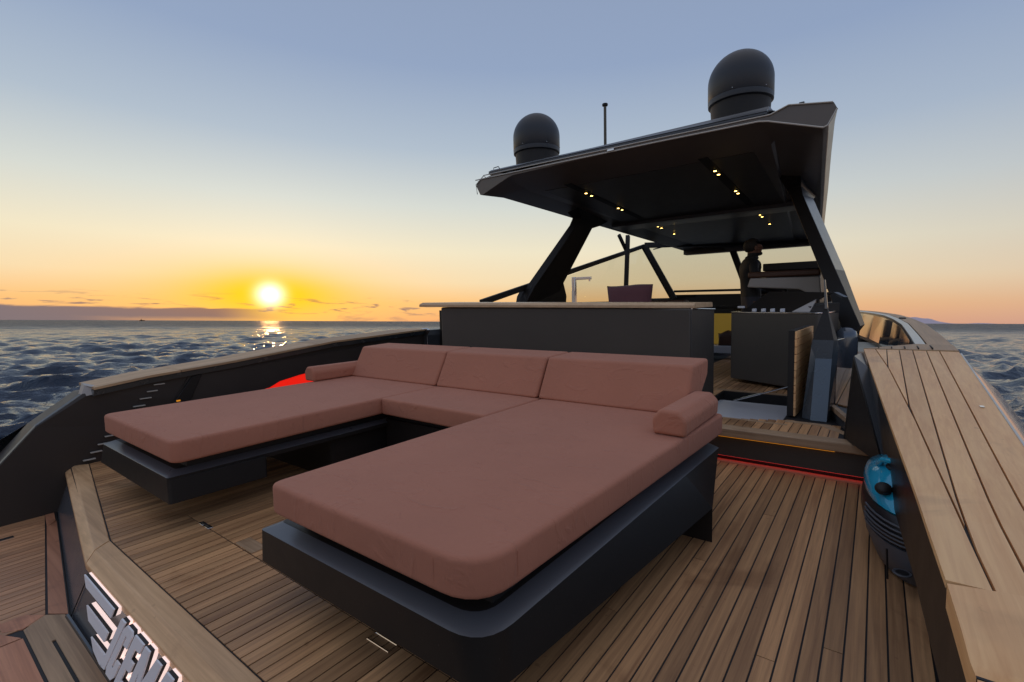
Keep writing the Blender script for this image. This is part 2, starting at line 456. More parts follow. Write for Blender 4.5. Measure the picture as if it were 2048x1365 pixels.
# ------------------------------------------------------------------ the sea, far hill
def build_sea():
    m, t, b = new_mat('sea_water')
    tc = t.n('ShaderNodeTexCoord').outputs['Object']
    b.inputs['Base Color'].default_value = (.012, .027, .054, 1); dist = t.v('LENGTH', tc)
    t.set(b.inputs['Roughness'], t.m('ADD', 0.05, t.m('MULTIPLY', t.smooth(dist, 15.0, 220.0), 0.30)))
    b.inputs['IOR'].default_value = 1.33; t.set(b.inputs['Specular IOR Level'], t.m('SUBTRACT', 0.5, t.m('MULTIPLY', t.smooth(dist, 25.0, 260.0), 0.42)))
    a = t.noise(t.v('MULTIPLY', tc, (1.0, 1.5, 1.0)), 1.1, 5.0, 0.62, 0.5)
    c = t.noise(t.v('MULTIPLY', tc, (1.3, 1.0, 1.0)), 5.0, 4.0, 0.6, 0.3)
    e = t.noise(tc, 0.16, 4.0, 0.6, 0.3)
    h = t.m('ADD', t.m('ADD', t.m('MULTIPLY', a, 0.16), t.m('MULTIPLY', c, 0.12)), t.m('MULTIPLY', e, t.m('ADD', 0.7, t.m('MULTIPLY', t.smooth(dist, 60.0, 600.0), 5.0))))
    bp = t.n('ShaderNodeBump'); bp.inputs['Strength'].default_value = 1.0; bp.inputs['Distance'].default_value = 0.62
    t.set(bp.inputs['Height'], h); t.set(b.inputs['Normal'], bp.outputs[0])
    r = [2.5]
    while r[-1] < 14000: r.append(r[-1] + max(0.08, r[-1] * 0.0095))
    r = np.array(r)
    f = np.concatenate([np.linspace(-100, 32, 1000, endpoint=False), np.linspace(32, 260, 110, endpoint=False)])
    th = np.radians(f)
    R, TH = np.meshgrid(r, th, indexing='ij')
    cx, cy = 0.0, 0.0
    X = cx + R * np.sin(TH); Y = cy + R * np.cos(TH); Z = np.zeros_like(X); DX = np.zeros_like(X); DY = np.zeros_like(X)
    sp = np.maximum(0.08, R * 0.0095)
    wind = math.radians(118)
    for i in range(130):
        lam = 0.22 * (2.8 / 0.22) ** rng.random()
        k = 2 * math.pi / lam
        ang = wind + rng.normal(0, 0.55)
        amp = 0.0104 * lam ** 0.78
        w = np.clip((lam / sp - 1.8) / 1.8, 0, 1)
        ph = k * (X * math.sin(ang) + Y * math.cos(ang)) + rng.random() * 6.283
        Z += amp * w * np.cos(ph); s = amp * w * np.sin(ph) * 0.9
        DX -= s * math.sin(ang); DY -= s * math.cos(ang)
    for i in range(45):
        lam = 4.0 * (15.0 / 4.0) ** rng.random(); k = 2 * math.pi / lam
        ang = wind + rng.normal(0, 0.7); amp = 0.0024 * lam ** 0.95
        w = np.clip((lam / sp - 1.8) / 1.8, 0, 1)
        ph = k * (X * math.sin(ang) + Y * math.cos(ang)) + rng.random() * 6.283
        Z += amp * w * np.cos(ph); q_ = amp * w * np.sin(ph) * 0.9
        DX -= q_ * math.sin(ang); DY -= q_ * math.cos(ang)
    X = X + DX; Y = Y + DY
    nr, na = X.shape
    co = np.stack([X, Y, Z], -1).reshape(-1, 3).astype(np.float32)
    i, j = np.meshgrid(np.arange(nr - 1), np.arange(na), indexing='ij'); j2 = (j + 1) % na
    q = np.stack([i * na + j, (i + 1) * na + j, (i + 1) * na + j2, i * na + j2], -1).reshape(-1, 4).astype(np.int32)
    me = bpy.data.meshes.new('sea')
    me.vertices.add(len(co)); me.vertices.foreach_set('co', co.ravel())
    me.loops.add(q.size); me.loops.foreach_set('vertex_index', q.ravel())
    me.polygons.add(len(q)); me.polygons.foreach_set('loop_start', np.arange(0, q.size, 4, dtype=np.int32)); me.polygons.foreach_set('loop_total', np.full(len(q), 4, np.int32))
    me.polygons.foreach_set('use_smooth', np.ones(len(q), bool))
    me.update(calc_edges=True); me.validate()
    me.flip_normals() if me.polygons[0].normal.z < 0 else None
    me.materials.append(m)
    o = bpy.data.objects.new('sea', me); col.objects.link(o); o.location = (0, 0, SEA_Z); o['kind'] = 'structure'
    o['label'] = 'choppy dark blue sea reaching to the horizon'


build_sea()


def build_hill():
    m, t, b = new_mat('far_hill_haze_tint')
    b.inputs['Base Color'].default_value = (.60, .50, .56, 1); b.inputs['Roughness'].default_value = 1.0  # pale lavender base colour stands in for distance haze
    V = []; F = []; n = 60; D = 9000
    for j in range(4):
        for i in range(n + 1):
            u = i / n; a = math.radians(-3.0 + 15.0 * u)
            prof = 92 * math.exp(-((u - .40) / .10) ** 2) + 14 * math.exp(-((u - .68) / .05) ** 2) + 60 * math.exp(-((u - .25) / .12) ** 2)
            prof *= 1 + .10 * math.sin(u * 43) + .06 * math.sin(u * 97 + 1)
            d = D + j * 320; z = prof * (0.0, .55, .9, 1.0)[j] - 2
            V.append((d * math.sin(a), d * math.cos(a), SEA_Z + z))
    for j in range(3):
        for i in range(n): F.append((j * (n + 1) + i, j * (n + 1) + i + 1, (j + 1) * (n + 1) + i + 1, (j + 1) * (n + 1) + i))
    o = obj('hill', V, F, m, smooth=True, fix=False); o['kind'] = 'structure'; o['label'] = 'low island on the far horizon with haze painted into its pale colour'


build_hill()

# ------------------------------------------------------------------ the yacht
YX = -2.36                                   # centre line
yacht = thing('motor_yacht', 'charcoal motor yacht with teak decks and black hardtop at sunset', 'yacht', (YX, 4.0, 0.0))
P = 0.0594                                   # plank pitch
G = 0.0062                                   # caulking seam


def plank(parent, outline, z1, mat, th=0.012):
    return prism('plank', outline, z1 - th, z1, mat, parent)


def clip_half(poly, a, b, c):
    """keep the part of poly where a*x+b*y<=c"""
    out = []
    for i in range(len(poly)):
        p, q = poly[i], poly[(i + 1) % len(poly)]
        fp = a * p[0] + b * p[1] - c; fq = a * q[0] + b * q[1] - c
        if fp <= 0: out.append(p)
        if (fp < 0) != (fq < 0) and fp != fq:
            t = fp / (fp - fq); out.append((p[0] + t * (q[0] - p[0]), p[1] + t * (q[1] - p[1])))
    return out


# --- aft deck -----------------------------------------------------
ZD = 0.0
deck_in = [(-4.97, .965), (-3.188, .675), (-1.545, .675), (.20, .95)]       # inner line of the stern border
deck_out = [(-5.02, .83), (-3.07, .55), (-1.66, .55), (.24, .83)]
aft = prism('aft_deck', [(-5.0, .86), (-3.12, .60), (-1.6, .60), (.24, .88), (.24, 3.80), (-5.0, 3.80)], -0.30, ZD - 0.004, CAULK, yacht)
aft['label'] = 'caulked teak aft deck planking'


def stern_y(x):
    for (x0, y0), (x1, y1) in zip(deck_in, deck_in[1:]):
        if x0 <= x <= x1: return y0 + (y1 - y0) * (x - x0) / (x1 - x0)
    return deck_in[0][1] if x < deck_in[0][0] else deck_in[-1][1]


x = -0.0538 - 83 * P
k = 0
HATCH = (-3.21, -1.02, 1.04)
while x < 0.17:
    xa, xb = x + G / 2, x + P - G / 2
    ya, yb = stern_y(xa) + .006, stern_y(xb) + .006
    xb = min(xb, .185)
    if HATCH[0] < (xa + xb) / 2 < HATCH[1]:            # planks are cut at the flush hatch
        plank(aft, [(xa, ya), (xb, yb), (xb, HATCH[2] - .003), (xa, HATCH[2] - .003)], ZD, TEAK)
        plank(aft, [(xa, HATCH[2] + .003), (xb, HATCH[2] + .003), (xb, 3.70), (xa, 3.70)], ZD, TEAK)
    else:
        cut = None
        if k % 3 == 1: cut = 1.5 + 1.7 * random.random()
        if cut:
            plank(aft, [(xa, ya), (xb, yb), (xb, cut - .002), (xa, cut - .002)], ZD, TEAK)
            plank(aft, [(xa, cut + .002), (xb, cut + .002), (xb, 3.70), (xa, 3.70)], ZD, TEAK)
        else:
            plank(aft, [(xa, ya), (xb, yb), (xb, 3.70), (xa, 3.70)], ZD, TEAK)
    x += P; k += 1
box('margin_plank', -4.95, .185, 3.705, 3.784, -.012, 0.0, TEAKX, aft)
# latch, recessed lifting ring
for dx in (0.0, 0.075):
    box('hatch_hinge', -3.02 + dx, -2.965 + dx, 1.03, 1.056, .0, .006, STEEL, aft, bev=.002)
tube('hinge_pin', [(-3.0, 1.043, .007), (-2.90, 1.043, .007)], .006, BLACK, aft)
tube('lifting_ring', [(-1.434, .994, .004), (-1.434, 1.034, .004), (-1.317, 1.034, .004), (-1.317, .994, .004)], .0028, STEEL, aft, n=6, close=True)
box('hatch_corner_board', -2.60, -2.42, 1.045, 1.12, .001, .0025, TEAKX, aft)

# --- stern border boards with a chamfered nosing ------------------------------
segs = [(0, TEAKE, 'stern_border_board'), (1, TEAKE, 'stern_border_board'), (2, TEAKE, 'stern_border_board')]
border = box('stern_border', -4.9, .1, 1.0, 1.02, -.2, -.19, BLACK, yacht)
for i, mt, nm in segs:
    (xi0, yi0), (xi1, yi1) = deck_in[i], deck_in[i + 1]; (xo0, yo0), (xo1, yo1) = deck_out[i], deck_out[i + 1]
    g = 0.0025
    def ring(xi, yi, xo, yo, s):
        mx, my = xi + (xo - xi) * .62, yi + (yo - yi) * .62
        return [(xi + s, yi, -.012), (xi + s, yi, .003), (mx + s, my, .006), (xo + s, yo, -.030), (xo + s, yo, -.062), (xi + s, yi, -.062)]
    loft(nm, [ring(xi0, yi0, xo0, yo0, g), ring(xi1, yi1, xo1, yo1, -g)], mt, border, bev=.004)

# --- transom ---------------------------------------------------------------
ZP = -0.32                                     # swim platform level
trans = obj('transom', [(-3.075, .583, -.05), (-1.655, .583, -.05), (-1.60, .50, -.335), (-3.19, .50, -.335),
                        (-5.02, .86, -.05), (-5.12, .775, -.335), (.24, .86, -.05), (.34, .775, -.335)],
            [(0, 1, 2, 3), (4, 0, 3, 5), (1, 6, 7, 2)], TRANS, yacht)
trans['label'] = 'glossy dark grey transom panel with raised lettering'
tube('transom_seam', [(-3.077, .578, -.05), (-3.192, .495, -.33)], .0025, BLACK, trans, n=5)
tube('transom_foot_gasket', [(-3.205, .488, -.317), (-1.6, .488, -.317)], .010, GLOSS, trans, n=6)
tube('transom_foot_gasket', [(-5.1, .770, -.320), (-3.2, .494, -.320)], .004, BLACK, trans, n=6)

# raised letters; x along the stern, h from 0 (foot) to 1 (head), leaning forward like the real ones
LZ0, LZ1, SH = -.243, -.040, .09


def lp(x, h, off):
    z = LZ0 + (LZ1 - LZ0) * h
    y = .55 + .3 * (z + .05) - off
    return (x + SH * h, y, z)


def letter(name, outl, parent):
    b = obj(name, *prism_g([lp(x, h, .012) for x, h in outl], [lp(x, h, .024) for x, h in outl]), BLACK, parent)
    obj('letter_face', *prism_g([lp(x, h, .0242) for x, h in outl], [lp(x, h, .0300) for x, h in outl]), LETTER, b)
    obj('letter_backlight', *prism_g([lp(x, h, -.004) for x, h in outl], [lp(x, h, .0118) for x, h in outl]), LEDW, b)
    return b


GL = {
 'wing_stripe': [[(-3.06, 1.0), (-2.975, .83), (-2.595, .83), (-2.60, 1.0)], [(-2.885, .57), (-2.795, .38), (-2.557, .38), (-2.56, .57)],
                 [(-2.70, .20), (-2.62, .06), (-2.52, 0.0), (-2.485, 0.0), (-2.50, .22)]],
 'letter_i': [[(-2.497, .0), (-2.450, .02), (-2.450, 1.0), (-2.498, 1.0)]],
 'letter_c': [[(-2.425, .0), (-2.365, .0), (-2.345, .10), (-2.345, .36), (-2.388, .36), (-2.388, .18), (-2.400, .18), (-2.400, .84), (-2.388, .84), (-2.388, .68), (-2.345, .68), (-2.345, .92), (-2.362, 1.0), (-2.425, 1.0), (-2.442, .90), (-2.442, .10)]],
 'letter_e': [[(-2.330, 0), (-2.235, 0), (-2.235, .18), (-2.285, .18), (-2.285, .42), (-2.245, .42), (-2.245, .60), (-2.285, .60), (-2.285, .82), (-2.235, .82), (-2.235, 1.0), (-2.330, 1.0)]],
 'letter_m': [[(-2.222, 0), (-2.180, 0), (-2.180, .60), (-2.150, .05), (-2.128, .05), (-2.098, .60), (-2.098, 0), (-2.055, 0), (-2.055, 1.0), (-2.105, 1.0), (-2.139, .45), (-2.172, 1.0), (-2.222, 1.0)]],
 'letter_a': [[(-2.045, 0), (-2.000, 0), (-1.990, .22), (-1.960, .22), (-1.950, 0), (-1.905, 0), (-1.945, 1.0), (-2.005, 1.0)]],
 'letter_n': [[(-1.893, 0), (-1.850, 0), (-1.850, .55), (-1.812, 0), (-1.768, 0), (-1.768, 1.0), (-1.810, 1.0), (-1.810, .48), (-1.848, 1.0), (-1.893, 1.0)]],
}
for nm, polys in GL.items():
    for pg in polys: letter(nm, pg, trans)

# --- swim platform ----------------------------------------------------------
plat = prism('swim_platform', [(-5.3, .82), (-3.2, .52), (-1.5, .52), (.5, .82), (.6, -1.1), (-5.5, -1.1)], -.60, ZP - .004, CAULK, yacht)
def bline(x):            # aft edge of the margin board along the port transom panel
    return .667 + (x + 4.806) * (.43 - .667) / (-3.318 + 4.806)
x = -5.40
while x < -3.30:
    xa, xb = x + G / 2, x + P - G / 2
    plank(plat, [(xa, -1.0), (xb, -1.0), (xb, bline(xb) - .006), (xa, bline(xa) - .006)], ZP, TEAKS)
    x += P
plank(plat, [(-5.02, .695), (-5.09, .755), (-4.78, .715), (-4.70, .655)], ZP + .001, TEAKR)
plank(plat, [(-4.695, .653), (-4.775, .722), (-3.225, .500), (-3.318, .435)], ZP + .001, TEAKR)
# slatted step board under the name panel
plank(plat, [(-3.31, .425), (-3.235, .484), (-1.60, .484), (-1.60, .412), (-3.02, .412), (-3.02, .398), (-1.6, .398), (-1.6, .335), (-3.24, .335)], ZP + .002, TEAKX)
plank(plat, [(-3.32, .42), (-3.255, .335), (-3.30, .27), (-3.40, .27), (-3.40, .36)], ZP + .001, TEAKR)
box('plank', -3.16, -1.6, .20, .322, ZP - .011, ZP + .001, TEAKR, plat)
plank(plat, [(-3.29, .262), (-3.17, .318), (-3.168, .20), (-3.168, .12), (-3.29, .05)], ZP + .001, TEAKR)
x = -3.27
while x < -1.6:
    plank(plat, [(x + G / 2, -1.0), (x + P - G / 2, -1.0), (x + P - G / 2, .19 if x > -3.18 else .04), (x + G / 2, .19 if x > -3.18 else .04)], ZP, TEAKR); x += P
box('flush_handle', -4.70, -4.655, .40, .485, ZP + .0005, ZP + .004, STEEL, plat)

# --- hull sides -------------------------------------------------------------
def hull_side(s, name, cap_pts):
    """s=+1 starboard, -1 port; outer skin from the cap down to the water, drawn to the bow"""
    st = [(-1.3, 0), (0.2, 0), (1.0, 0), (2.5, 0), (4.3, 0), (7.2, 0), (10, -.16), (12, -.5), (14, -1.05), (16, -1.8), (18.2, -2.75)]
    h0 = 2.825 if s > 0 else 2.96
    lines = []
    for (yy, dh), zt in zip(st, cap_pts):
        w = h0 + dh; k = 1.0 if yy < 9 else max(0, (17 - yy) / 8)
        lines.append([(YX + s * (w - .02), yy, zt), (YX + s * w, yy, zt - .004), (YX + s * (w + .17 * k), yy, zt - .17), (YX + s * (w + .30 * k), yy, zt - .42), (YX + s * (w + .33 * k), yy, -.45), (YX + s * (w + .26 * k), yy, -1.3)])
    return obj(name, *strip_g(lines), HULLG, yacht, smooth=True)


hull_side(1, 'hull_side', [-.3, .20, .50, .585, .745, .80, .80, .82, .82, .84, .86])['label'] = 'grey blue starboard hull side'
hull_side(-1, 'hull_side', [-.3, .05, .53, .70, .82, .86, .86, .86, .86, .86, .86])['label'] = 'grey blue port hull side'

# --- port bulwark -------------------------------------------------------------
pb = obj('port_bulwark', *prism_g(
    [(-4.97, -1.2, -.34), (-4.97, 4.6, -.34), (-4.97, 4.6, .80), (-4.97, 3.14, .76), (-4.97, 2.08, .65), (-4.97, 1.02, .565), (-4.985, .97, .562), (-4.985, .685, .352), (-4.985, .485, .118), (-4.985, .12, -.335), (-4.985, -1.2, -.338)],
    [(-5.28, -1.2, -.34), (-5.28, 4.6, -.34), (-5.28, 4.6, .80), (-5.28, 3.14, .76), (-5.28, 2.08, .65), (-5.26, 1.02, .565), (-5.26, .97, .562), (-5.26, .685, .352), (-5.26, .485, .118), (-5.26, .12, -.335), (-5.26, -1.2, -.338)]), BULW, yacht)
pb['label'] = 'dark port bulwark wall beside the sofa'
# bright chamfer running down the wing, end bracket of the cap rail
wl = [(.985, .571), (.69, .362), (.488, .128), (.12, -.32)]
obj('wing_edge_trim', *prism_g([(-4.998, y, z) for y, z in wl] + [(-4.998, y, z - .014) for y, z in wl[::-1]], [(-5.03, y, z + .006) for y, z in wl] + [(-5.03, y, z - .014) for y, z in wl[::-1]]), CHARM, pb)
obj('rail_end_bracket', *prism_g([(-4.93, 1.03, .610), (-4.93, 1.06, .560), (-4.99, .955, .535), (-5.0, .99, .625)], [(-4.99, 1.05, .618), (-4.99, 1.06, .56), (-5.06, .955, .535), (-5.09, .99, .64)]), GREYL, pb)
Yc = [1.02, 1.4, 2.08, 3.14, 4.27, 4.56]; Zc = [.60, .648, .700, .805, .852, .862]
def pz(y): return float(np.interp(y, Yc, Zc))
band = loft('rail_band', [[(-4.885, y, pz(y) - .012), (-4.925, y, pz(y) - .060), (-4.98, y, pz(y) - .064), (-5.27, y, pz(y) - .06), (-5.27, y, pz(y) - .012)] for y in Yc], BLUEG, pb, smooth=True)
pcap = loft('rail_cap', [[(-4.88, y, pz(y) - .012), (-4.88, y, pz(y) - .010), (-5.33, y, pz(y) - .010), (-5.33, y, pz(y) - .012)] for y in Yc], CAULK, pb)
def cap_strip(parent, mat, ys, fx0, fx1, fz, th=.014, nm='plank', bevel=True):
    r = []
    for y in ys:
        a, b, z = fx0(y), fx1(y), fz(y)
        r.append([(a, y, z - .006), (a, y, z + th), (b, y, z + th), (b, y, z - .006)])
    return loft(nm, r, mat, parent)
pj = [1.02, 1.62, 2.95, 4.30]
for (a, b) in zip(pj, pj[1:] + [4.56]):
    ys = sorted([a + .003, b - .003] + [v for v in Yc if a + .01 < v < b - .01])
    cap_strip(pcap, TEAKP, ys, lambda y: -4.875, lambda y: -4.935, pz)
    cap_strip(pcap, TEAKP, ys, lambda y: -4.940, lambda y: -5.34, pz)
# louvres in the bulwark wall
for y0, y1, z in [(1.436, 1.514, .567), (1.383, 1.458, .515), (1.329, 1.41, .461), (1.279, 1.362, .404), (1.23, 1.31, .352), (1.18, 1.26, .30), (1.13, 1.205, .248), (1.078, 1.15, .196), (1.03, 1.105, .142), (.98, 1.052, .088), (.932, 1.008, .037)]:
    box('louvre', -4.972, -4.948, y0, y1, z - .0035, z + .0035, TRIMW, pb)
obj('bulwark_panel', *prism_g([(-4.955, 1.44, .20), (-4.955, 1.70, .60), (-4.955, 3.6, .72), (-4.955, 3.6, .50), (-4.955, 2.95, .50), (-4.955, 2.75, .478), (-4.955, 2.53, .440), (-4.955, 2.42, .39), (-4.955, 1.60, .30)],
                              [(-4.99, 1.44, .20), (-4.99, 1.70, .60), (-4.99, 3.6, .72), (-4.99, 3.6, .50), (-4.99, 2.95, .50), (-4.99, 2.75, .478), (-4.99, 2.53, .440), (-4.99, 2.42, .39), (-4.99, 1.60, .30)]), BULW, pb)
obj('bulwark_rib', *prism_g([(-4.935, 1.455, .24), (-4.935, 1.63, .24), (-4.935, 1.81, .62), (-4.935, 1.72, .60)], [(-4.99, 1.455, .24), (-4.99, 1.63, .24), (-4.99, 1.81, .62), (-4.99, 1.72, .60)]), CHAR, pb, bev=.006)
box('courtesy_light', -4.936, -4.93, 1.585, 1.615, .395, .408, LEDA, pb)
obj('red_lit_niche', [(-4.965, 2.38, .34), (-4.965, 3.02, .34), (-4.965, 3.02, .52), (-4.965, 2.38, .52)], [(0, 1, 2, 3)], LEDR2, pb)
# forward continuation of the port side
pf = loft('port_coaming', [[(-4.90, y, .25), (-4.90, y, .72 + .0 * y), (-4.88, y, .79), (-4.90, y, .855 + .006 * (y - 4.5)), (-5.05, y, .87 + .006 * (y - 4.5)), (-5.22, y, .86), (-5.22, y, .25)] for y in (4.57, 4.75, 7.0, 9.0)], CHARM, yacht, bev=.004)
obj('rail_end_fitting', *prism_g([(-4.865, 4.50, .865), (-4.865, 4.555, .80), (-4.865, 4.60, .86)], [(-4.93, 4.50, .88), (-4.93, 4.555, .80), (-4.93, 4.60, .885)]), STEEL, pf)
tube('rail_end_post', [(-4.885, 4.566, .79), (-4.885, 4.566, .5)], .008, STEEL, pf)

# --- starboard bulwark ----------------------------------------------------------
SY = [1.08, 1.37, 1.9, 2.5, 2.95, 3.6, 4.42]
SZ = [.55, .55, .556, .61, .653, .715, .792]
def sz(y): return float(np.interp(y, SY, SZ))
def sxi(y): return float(np.interp(y, [1.08, 1.37, 1.95, 2.95, 4.42], [.150, .143, .117, .042, -.066]))
def sxo(y): return float(np.interp(y, [1.0, 2.5, 4.42], [.46, .452, .455]))
def slo(y): return float(np.interp(y, [1.08, 1.43, 1.72, 2.18, 2.57, 3.12, 4.4], [.150, .144, .135, .106, .082, .058, .02]))
sb = loft('starboard_bulwark', [[(sxi(y) + .012, y, sz(y) - .012), (sxo(y) - .005, y, sz(y) - .012), (sxo(y) + .10, y, -.1), (.32, y, -.1), (.32, y, .50), (slo(y) + .05, y, .50), (slo(y) + .04, y, .30), (slo(y), y, .30)] for y in SY], GLOSB, yacht)
sb['label'] = 'glossy black starboard bulwark with wide teak cap'
# bulwark end block towards the upper deck
obj('bulwark_end_panel', [(-.107, 3.90, .800), (-.146, 3.86, .252), (.035, 3.70, .252), (.060, 3.15, .29), (.045, 3.20, .655), (-.03, 3.85, .735), (-.07, 4.40, .78), (-.15, 4.5, .25)],
    [(0, 1, 2, 3), (0, 3, 4, 5), (0, 5, 6), (0, 6, 7, 1)], CHARM, sb)
obj('bulwark_end_gusset', *prism_g([(-.108, 3.895, .798), (-.147, 3.855, .252), (.030, 3.695, .252), (.055, 3.16, .292)], [(-.112, 3.885, .79), (-.150, 3.845, .252), (.027, 3.685, .252), (.050, 3.15, .300)]), CHAR, sb)
scap = loft('bulwark_cap', [[(sxi(y) + .004, y, sz(y) - .012), (sxi(y) + .004, y, sz(y) + .000), (sxo(y), y, sz(y) + .000), (sxo(y), y, sz(y) - .012)] for y in SY], CAULK, sb)
# cap planks: seams fan out from the inner margin board as in the photo
def seam(k): return lambda y: float(np.interp(y, *k))
A_ = seam(([1.37, 1.96, 2.71, 3.77, 4.42], [.221, .200, .155, .074, .004]))     # margin seam
h = .0031
yy_ = sorted(set([1.40, 1.44, 1.65, 1.96, 2.2, 2.5, 2.71, 2.95, 3.3, 3.6, 3.77, 4.0, 4.2, 4.41]))
cap_strip(scap, TEAKC, yy_, sxi, lambda y: A_(y) - h, sz, .012)
sx_ = [-.004, .069, .140, .214, .288, .357, None]
for i in range(6):
    x0 = sx_[i]
    lo = lambda y, x0=x0: max(x0, A_(y)) + h
    hi = (lambda y, x1=sx_[i + 1]: x1 - h) if sx_[i + 1] is not None else sxo
    ys = [y for y in np.linspace(1.40, 4.41, 241) if hi(y) - lo(y) > .0008]
    keep = [ys[0]] + [y for k_, y in enumerate(ys[1:-1]) if k_ % 16 == 15] + [ys[-1]]
    cap_strip(scap, TEAKC, keep, lo, hi, sz, .012)
# end board, rounded down at the stern
er = []
for y, dz in ((1.385, 0), (1.20, 0), (1.13, -.004), (1.095, -.016), (1.08, -.034)):
    er.append([(sxi(y) + (.0 if y > 1.1 else .006), y - .02 * (y < 1.2), sz(y) - .045), (sxi(y) + (.0 if y > 1.1 else .006), y - .02 * (y < 1.2), sz(y) + .012 + dz), (.30, y + .035 * (y > 1.3) - .02 * (y < 1.2), sz(y) + .013 + dz), (sxo(y), y - .02, sz(y) + .012 + dz), (sxo(y), y - .02, sz(y) - .045)])
loft('end_board', er, TEAKC, scap, smooth=True)
box('cap_stud', .395, .41, 3.03, 3.07, sz(3.05) + .0125, sz(3.05) + .015, STEEL, scap)
tube('hull_edge_trim', [(sxo(y) + .012, y, sz(y) - .006) for y in SY], .008, TRIMW, sb, n=6)
# cleat ring on the end panel
box('cleat_plate', -.005, .045, 3.66, 3.668, .30, .36, CHARM, sb)
tube('cleat_ring', [(.02 + .022 * math.cos(a), 3.655 - .005, .33 + .028 * math.sin(a)) for a in [i * math.pi / 8 for i in range(16)]], .0045, STEEL, sb, n=6, close=True)

# --- upper deck -------------------------------------------------------------
ZU = 0.25
HX0, HX1, HY0, HY1 = -1.24, -.555, 4.07, 5.26         # open locker hatch
ud = obj('upper_deck', *prism_g([(-4.93, 3.80, ZU - .004), (-.10, 3.80, ZU - .004), (-.10, HY0, ZU - .004), (-4.93, HY0, ZU - .004)], [(-4.93, 3.80, -.2), (-.10, 3.80, -.2), (-.10, HY0, -.2), (-4.93, HY0, -.2)]), CAULK, yacht)
ud['label'] = 'raised teak cockpit deck with an open locker'
for nm, q in (('deck_base', (-4.93, HX0, HY0, 12.5)), ('deck_base', (HX1, -.10, HY0, 12.5)), ('deck_base', (HX0, HX1, HY1, 12.5))):
    box(nm, q[0], q[1], q[2] + .0005, q[3], -.2, ZU - .004, CAULK, ud)
x = -1.90
while x < -.20:
    xa, xb = x + G / 2, x + P - G / 2
    mid = (xa + xb) / 2
    if mid < -.95: rows = [(3.83, 4.02)] if HX0 - .08 < mid < HX1 + .06 else [(3.83, 9.0)]
    else: rows = [(3.83, 4.02 + max(0, (mid + .95) * .45))] if mid < HX1 + .06 else [(3.83, 4.22)]
    if HX0 - .08 < mid < HX1 + .06: rows.append((HY1 + .08, 9.0))
    elif mid >= HX1 + .06: rows = [(3.83, 4.20)]
    for a, b in rows: plank(ud, [(xa, a), (xb, a), (xb, b), (xa, b)], ZU, TEAK)
    x += P
box('nosing_board', -4.9, .0, 3.70, 3.828, .19, ZU + .002, TEAKX, ud, bev=.008)
for q in ((HX0 - .07, HX1 + .05, HY0 - .04, HY0 - .003), (HX0 - .07, HX1 + .05, HY1 + .003, HY1 + .075)):
    box('margin_plank', *q, ZU - .012, ZU + .001, TEAKX, ud)
box('margin_plank', HX0 - .07, HX0 - .003, HY0 - .0025, HY1 + .0025, ZU - .012, ZU + .001, TEAK, ud)
prism('margin_plank', [(HX1 + .02, 4.205), (-.25, 4.20), (-.14, 4.02), (-.14, 3.95), (-.24, 4.05), (-.30, 4.14), (HX1 + .02, 4.14)], ZU - .010, ZU + .0015, TEAKX, ud)
box('step_riser', -4.95, .05, 3.745, 3.795, .036, .188, BARP, ud)
box('step_toe', -4.95, .05, 3.790, 3.799, .0, .0355, BLACK, ud)
box('amber_led_strip', -1.6, -.19, 3.730, 3.744, .181, .188, LEDA, ud)
box('red_led_strip', -4.8, .02, 3.752, 3.788, .0325, .0355, LEDR, ud)
# locker well
lw = box('locker_well', HX0, HX1, HY1 - .02, HY1, -.25, ZU - .006, BLACK, ud)
box('locker_floor', HX0, HX1, HY0, HY1, -.30, -.05, WHITE, lw)
box('locker_liner', HX0 + .02, HX1 - .02, HY0 + .05, HY1 - .22, -.05, .195, WHITE, lw, bev=.01)
box('locker_vent', HX0 + .07, HX0 + .17, HY0 + .12, HY0 + .27, .1952, .199, SEAGREY, lw)
box('locker_side', HX0 + .0, HX0 + .012, HY0, HY1 - .02, -.25, ZU - .006, BLACK, lw)
# hatch lid standing open, planked outer face to starboard
lid = prism('hatch_lid', [(-.545, 4.33), (-.500, 4.33), (-.470, 5.20), (-.515, 5.20)], .26, .935, BLACK, ud)
for i in range(11):
    z0 = .262 + i * .0611
    obj('plank', *prism_g([(-.4995, 4.322, z0), (-.4695, 5.20, z0), (-.4555, 5.20, z0), (-.4855, 4.322, z0)], [(-.4995, 4.322, z0 + .056), (-.4695, 5.20, z0 + .056), (-.4555, 5.20, z0 + .056), (-.4855, 4.322, z0 + .056)]), TEAKC, lid)
strut = tube('gas_strut', [(-1.05, 4.86, .235), (-.80, 4.72, .345)], .008, STEEL, ud)
tube('strut_rod', [(-.80, 4.72, .345), (-.53, 4.57, .468)], .005, STEEL, strut)

# --- starboard side deck, inner coaming, faceted quarter post --------------------------
sdk = prism('side_deck', [(-.30, 4.62), (-.13, 4.02), (.30, 4.02), (.30, 11.0), (-.60, 11.0), (-.24, 6.5)], .05, .336, CHARM, yacht)
def sdl(f): return [(-.30 + f * .62, 4.62 - f * .62), (-.245 + f * .50, 6.5), (-.30 + f * .45, 9.0)]
for i in range(8):
    a, b = i / 8, (i + 1) / 8 - .012
    A, B = sdl(a), sdl(b)
    obj('plank', *prism_g([(x, y, .338) for x, y in A + B[::-1]], [(x, y, .349) for x, y in A + B[::-1]]), TEAK, sdk)
obj('step_nosing', *prism_g([(-.315, 4.64, .318), (-.14, 4.0, .318), (-.11, 4.02, .318), (-.285, 4.65, .318)], [(-.315, 4.64, .352), (-.14, 4.0, .352), (-.11, 4.02, .352), (-.285, 4.65, .352)]), TEAKX, sdk)
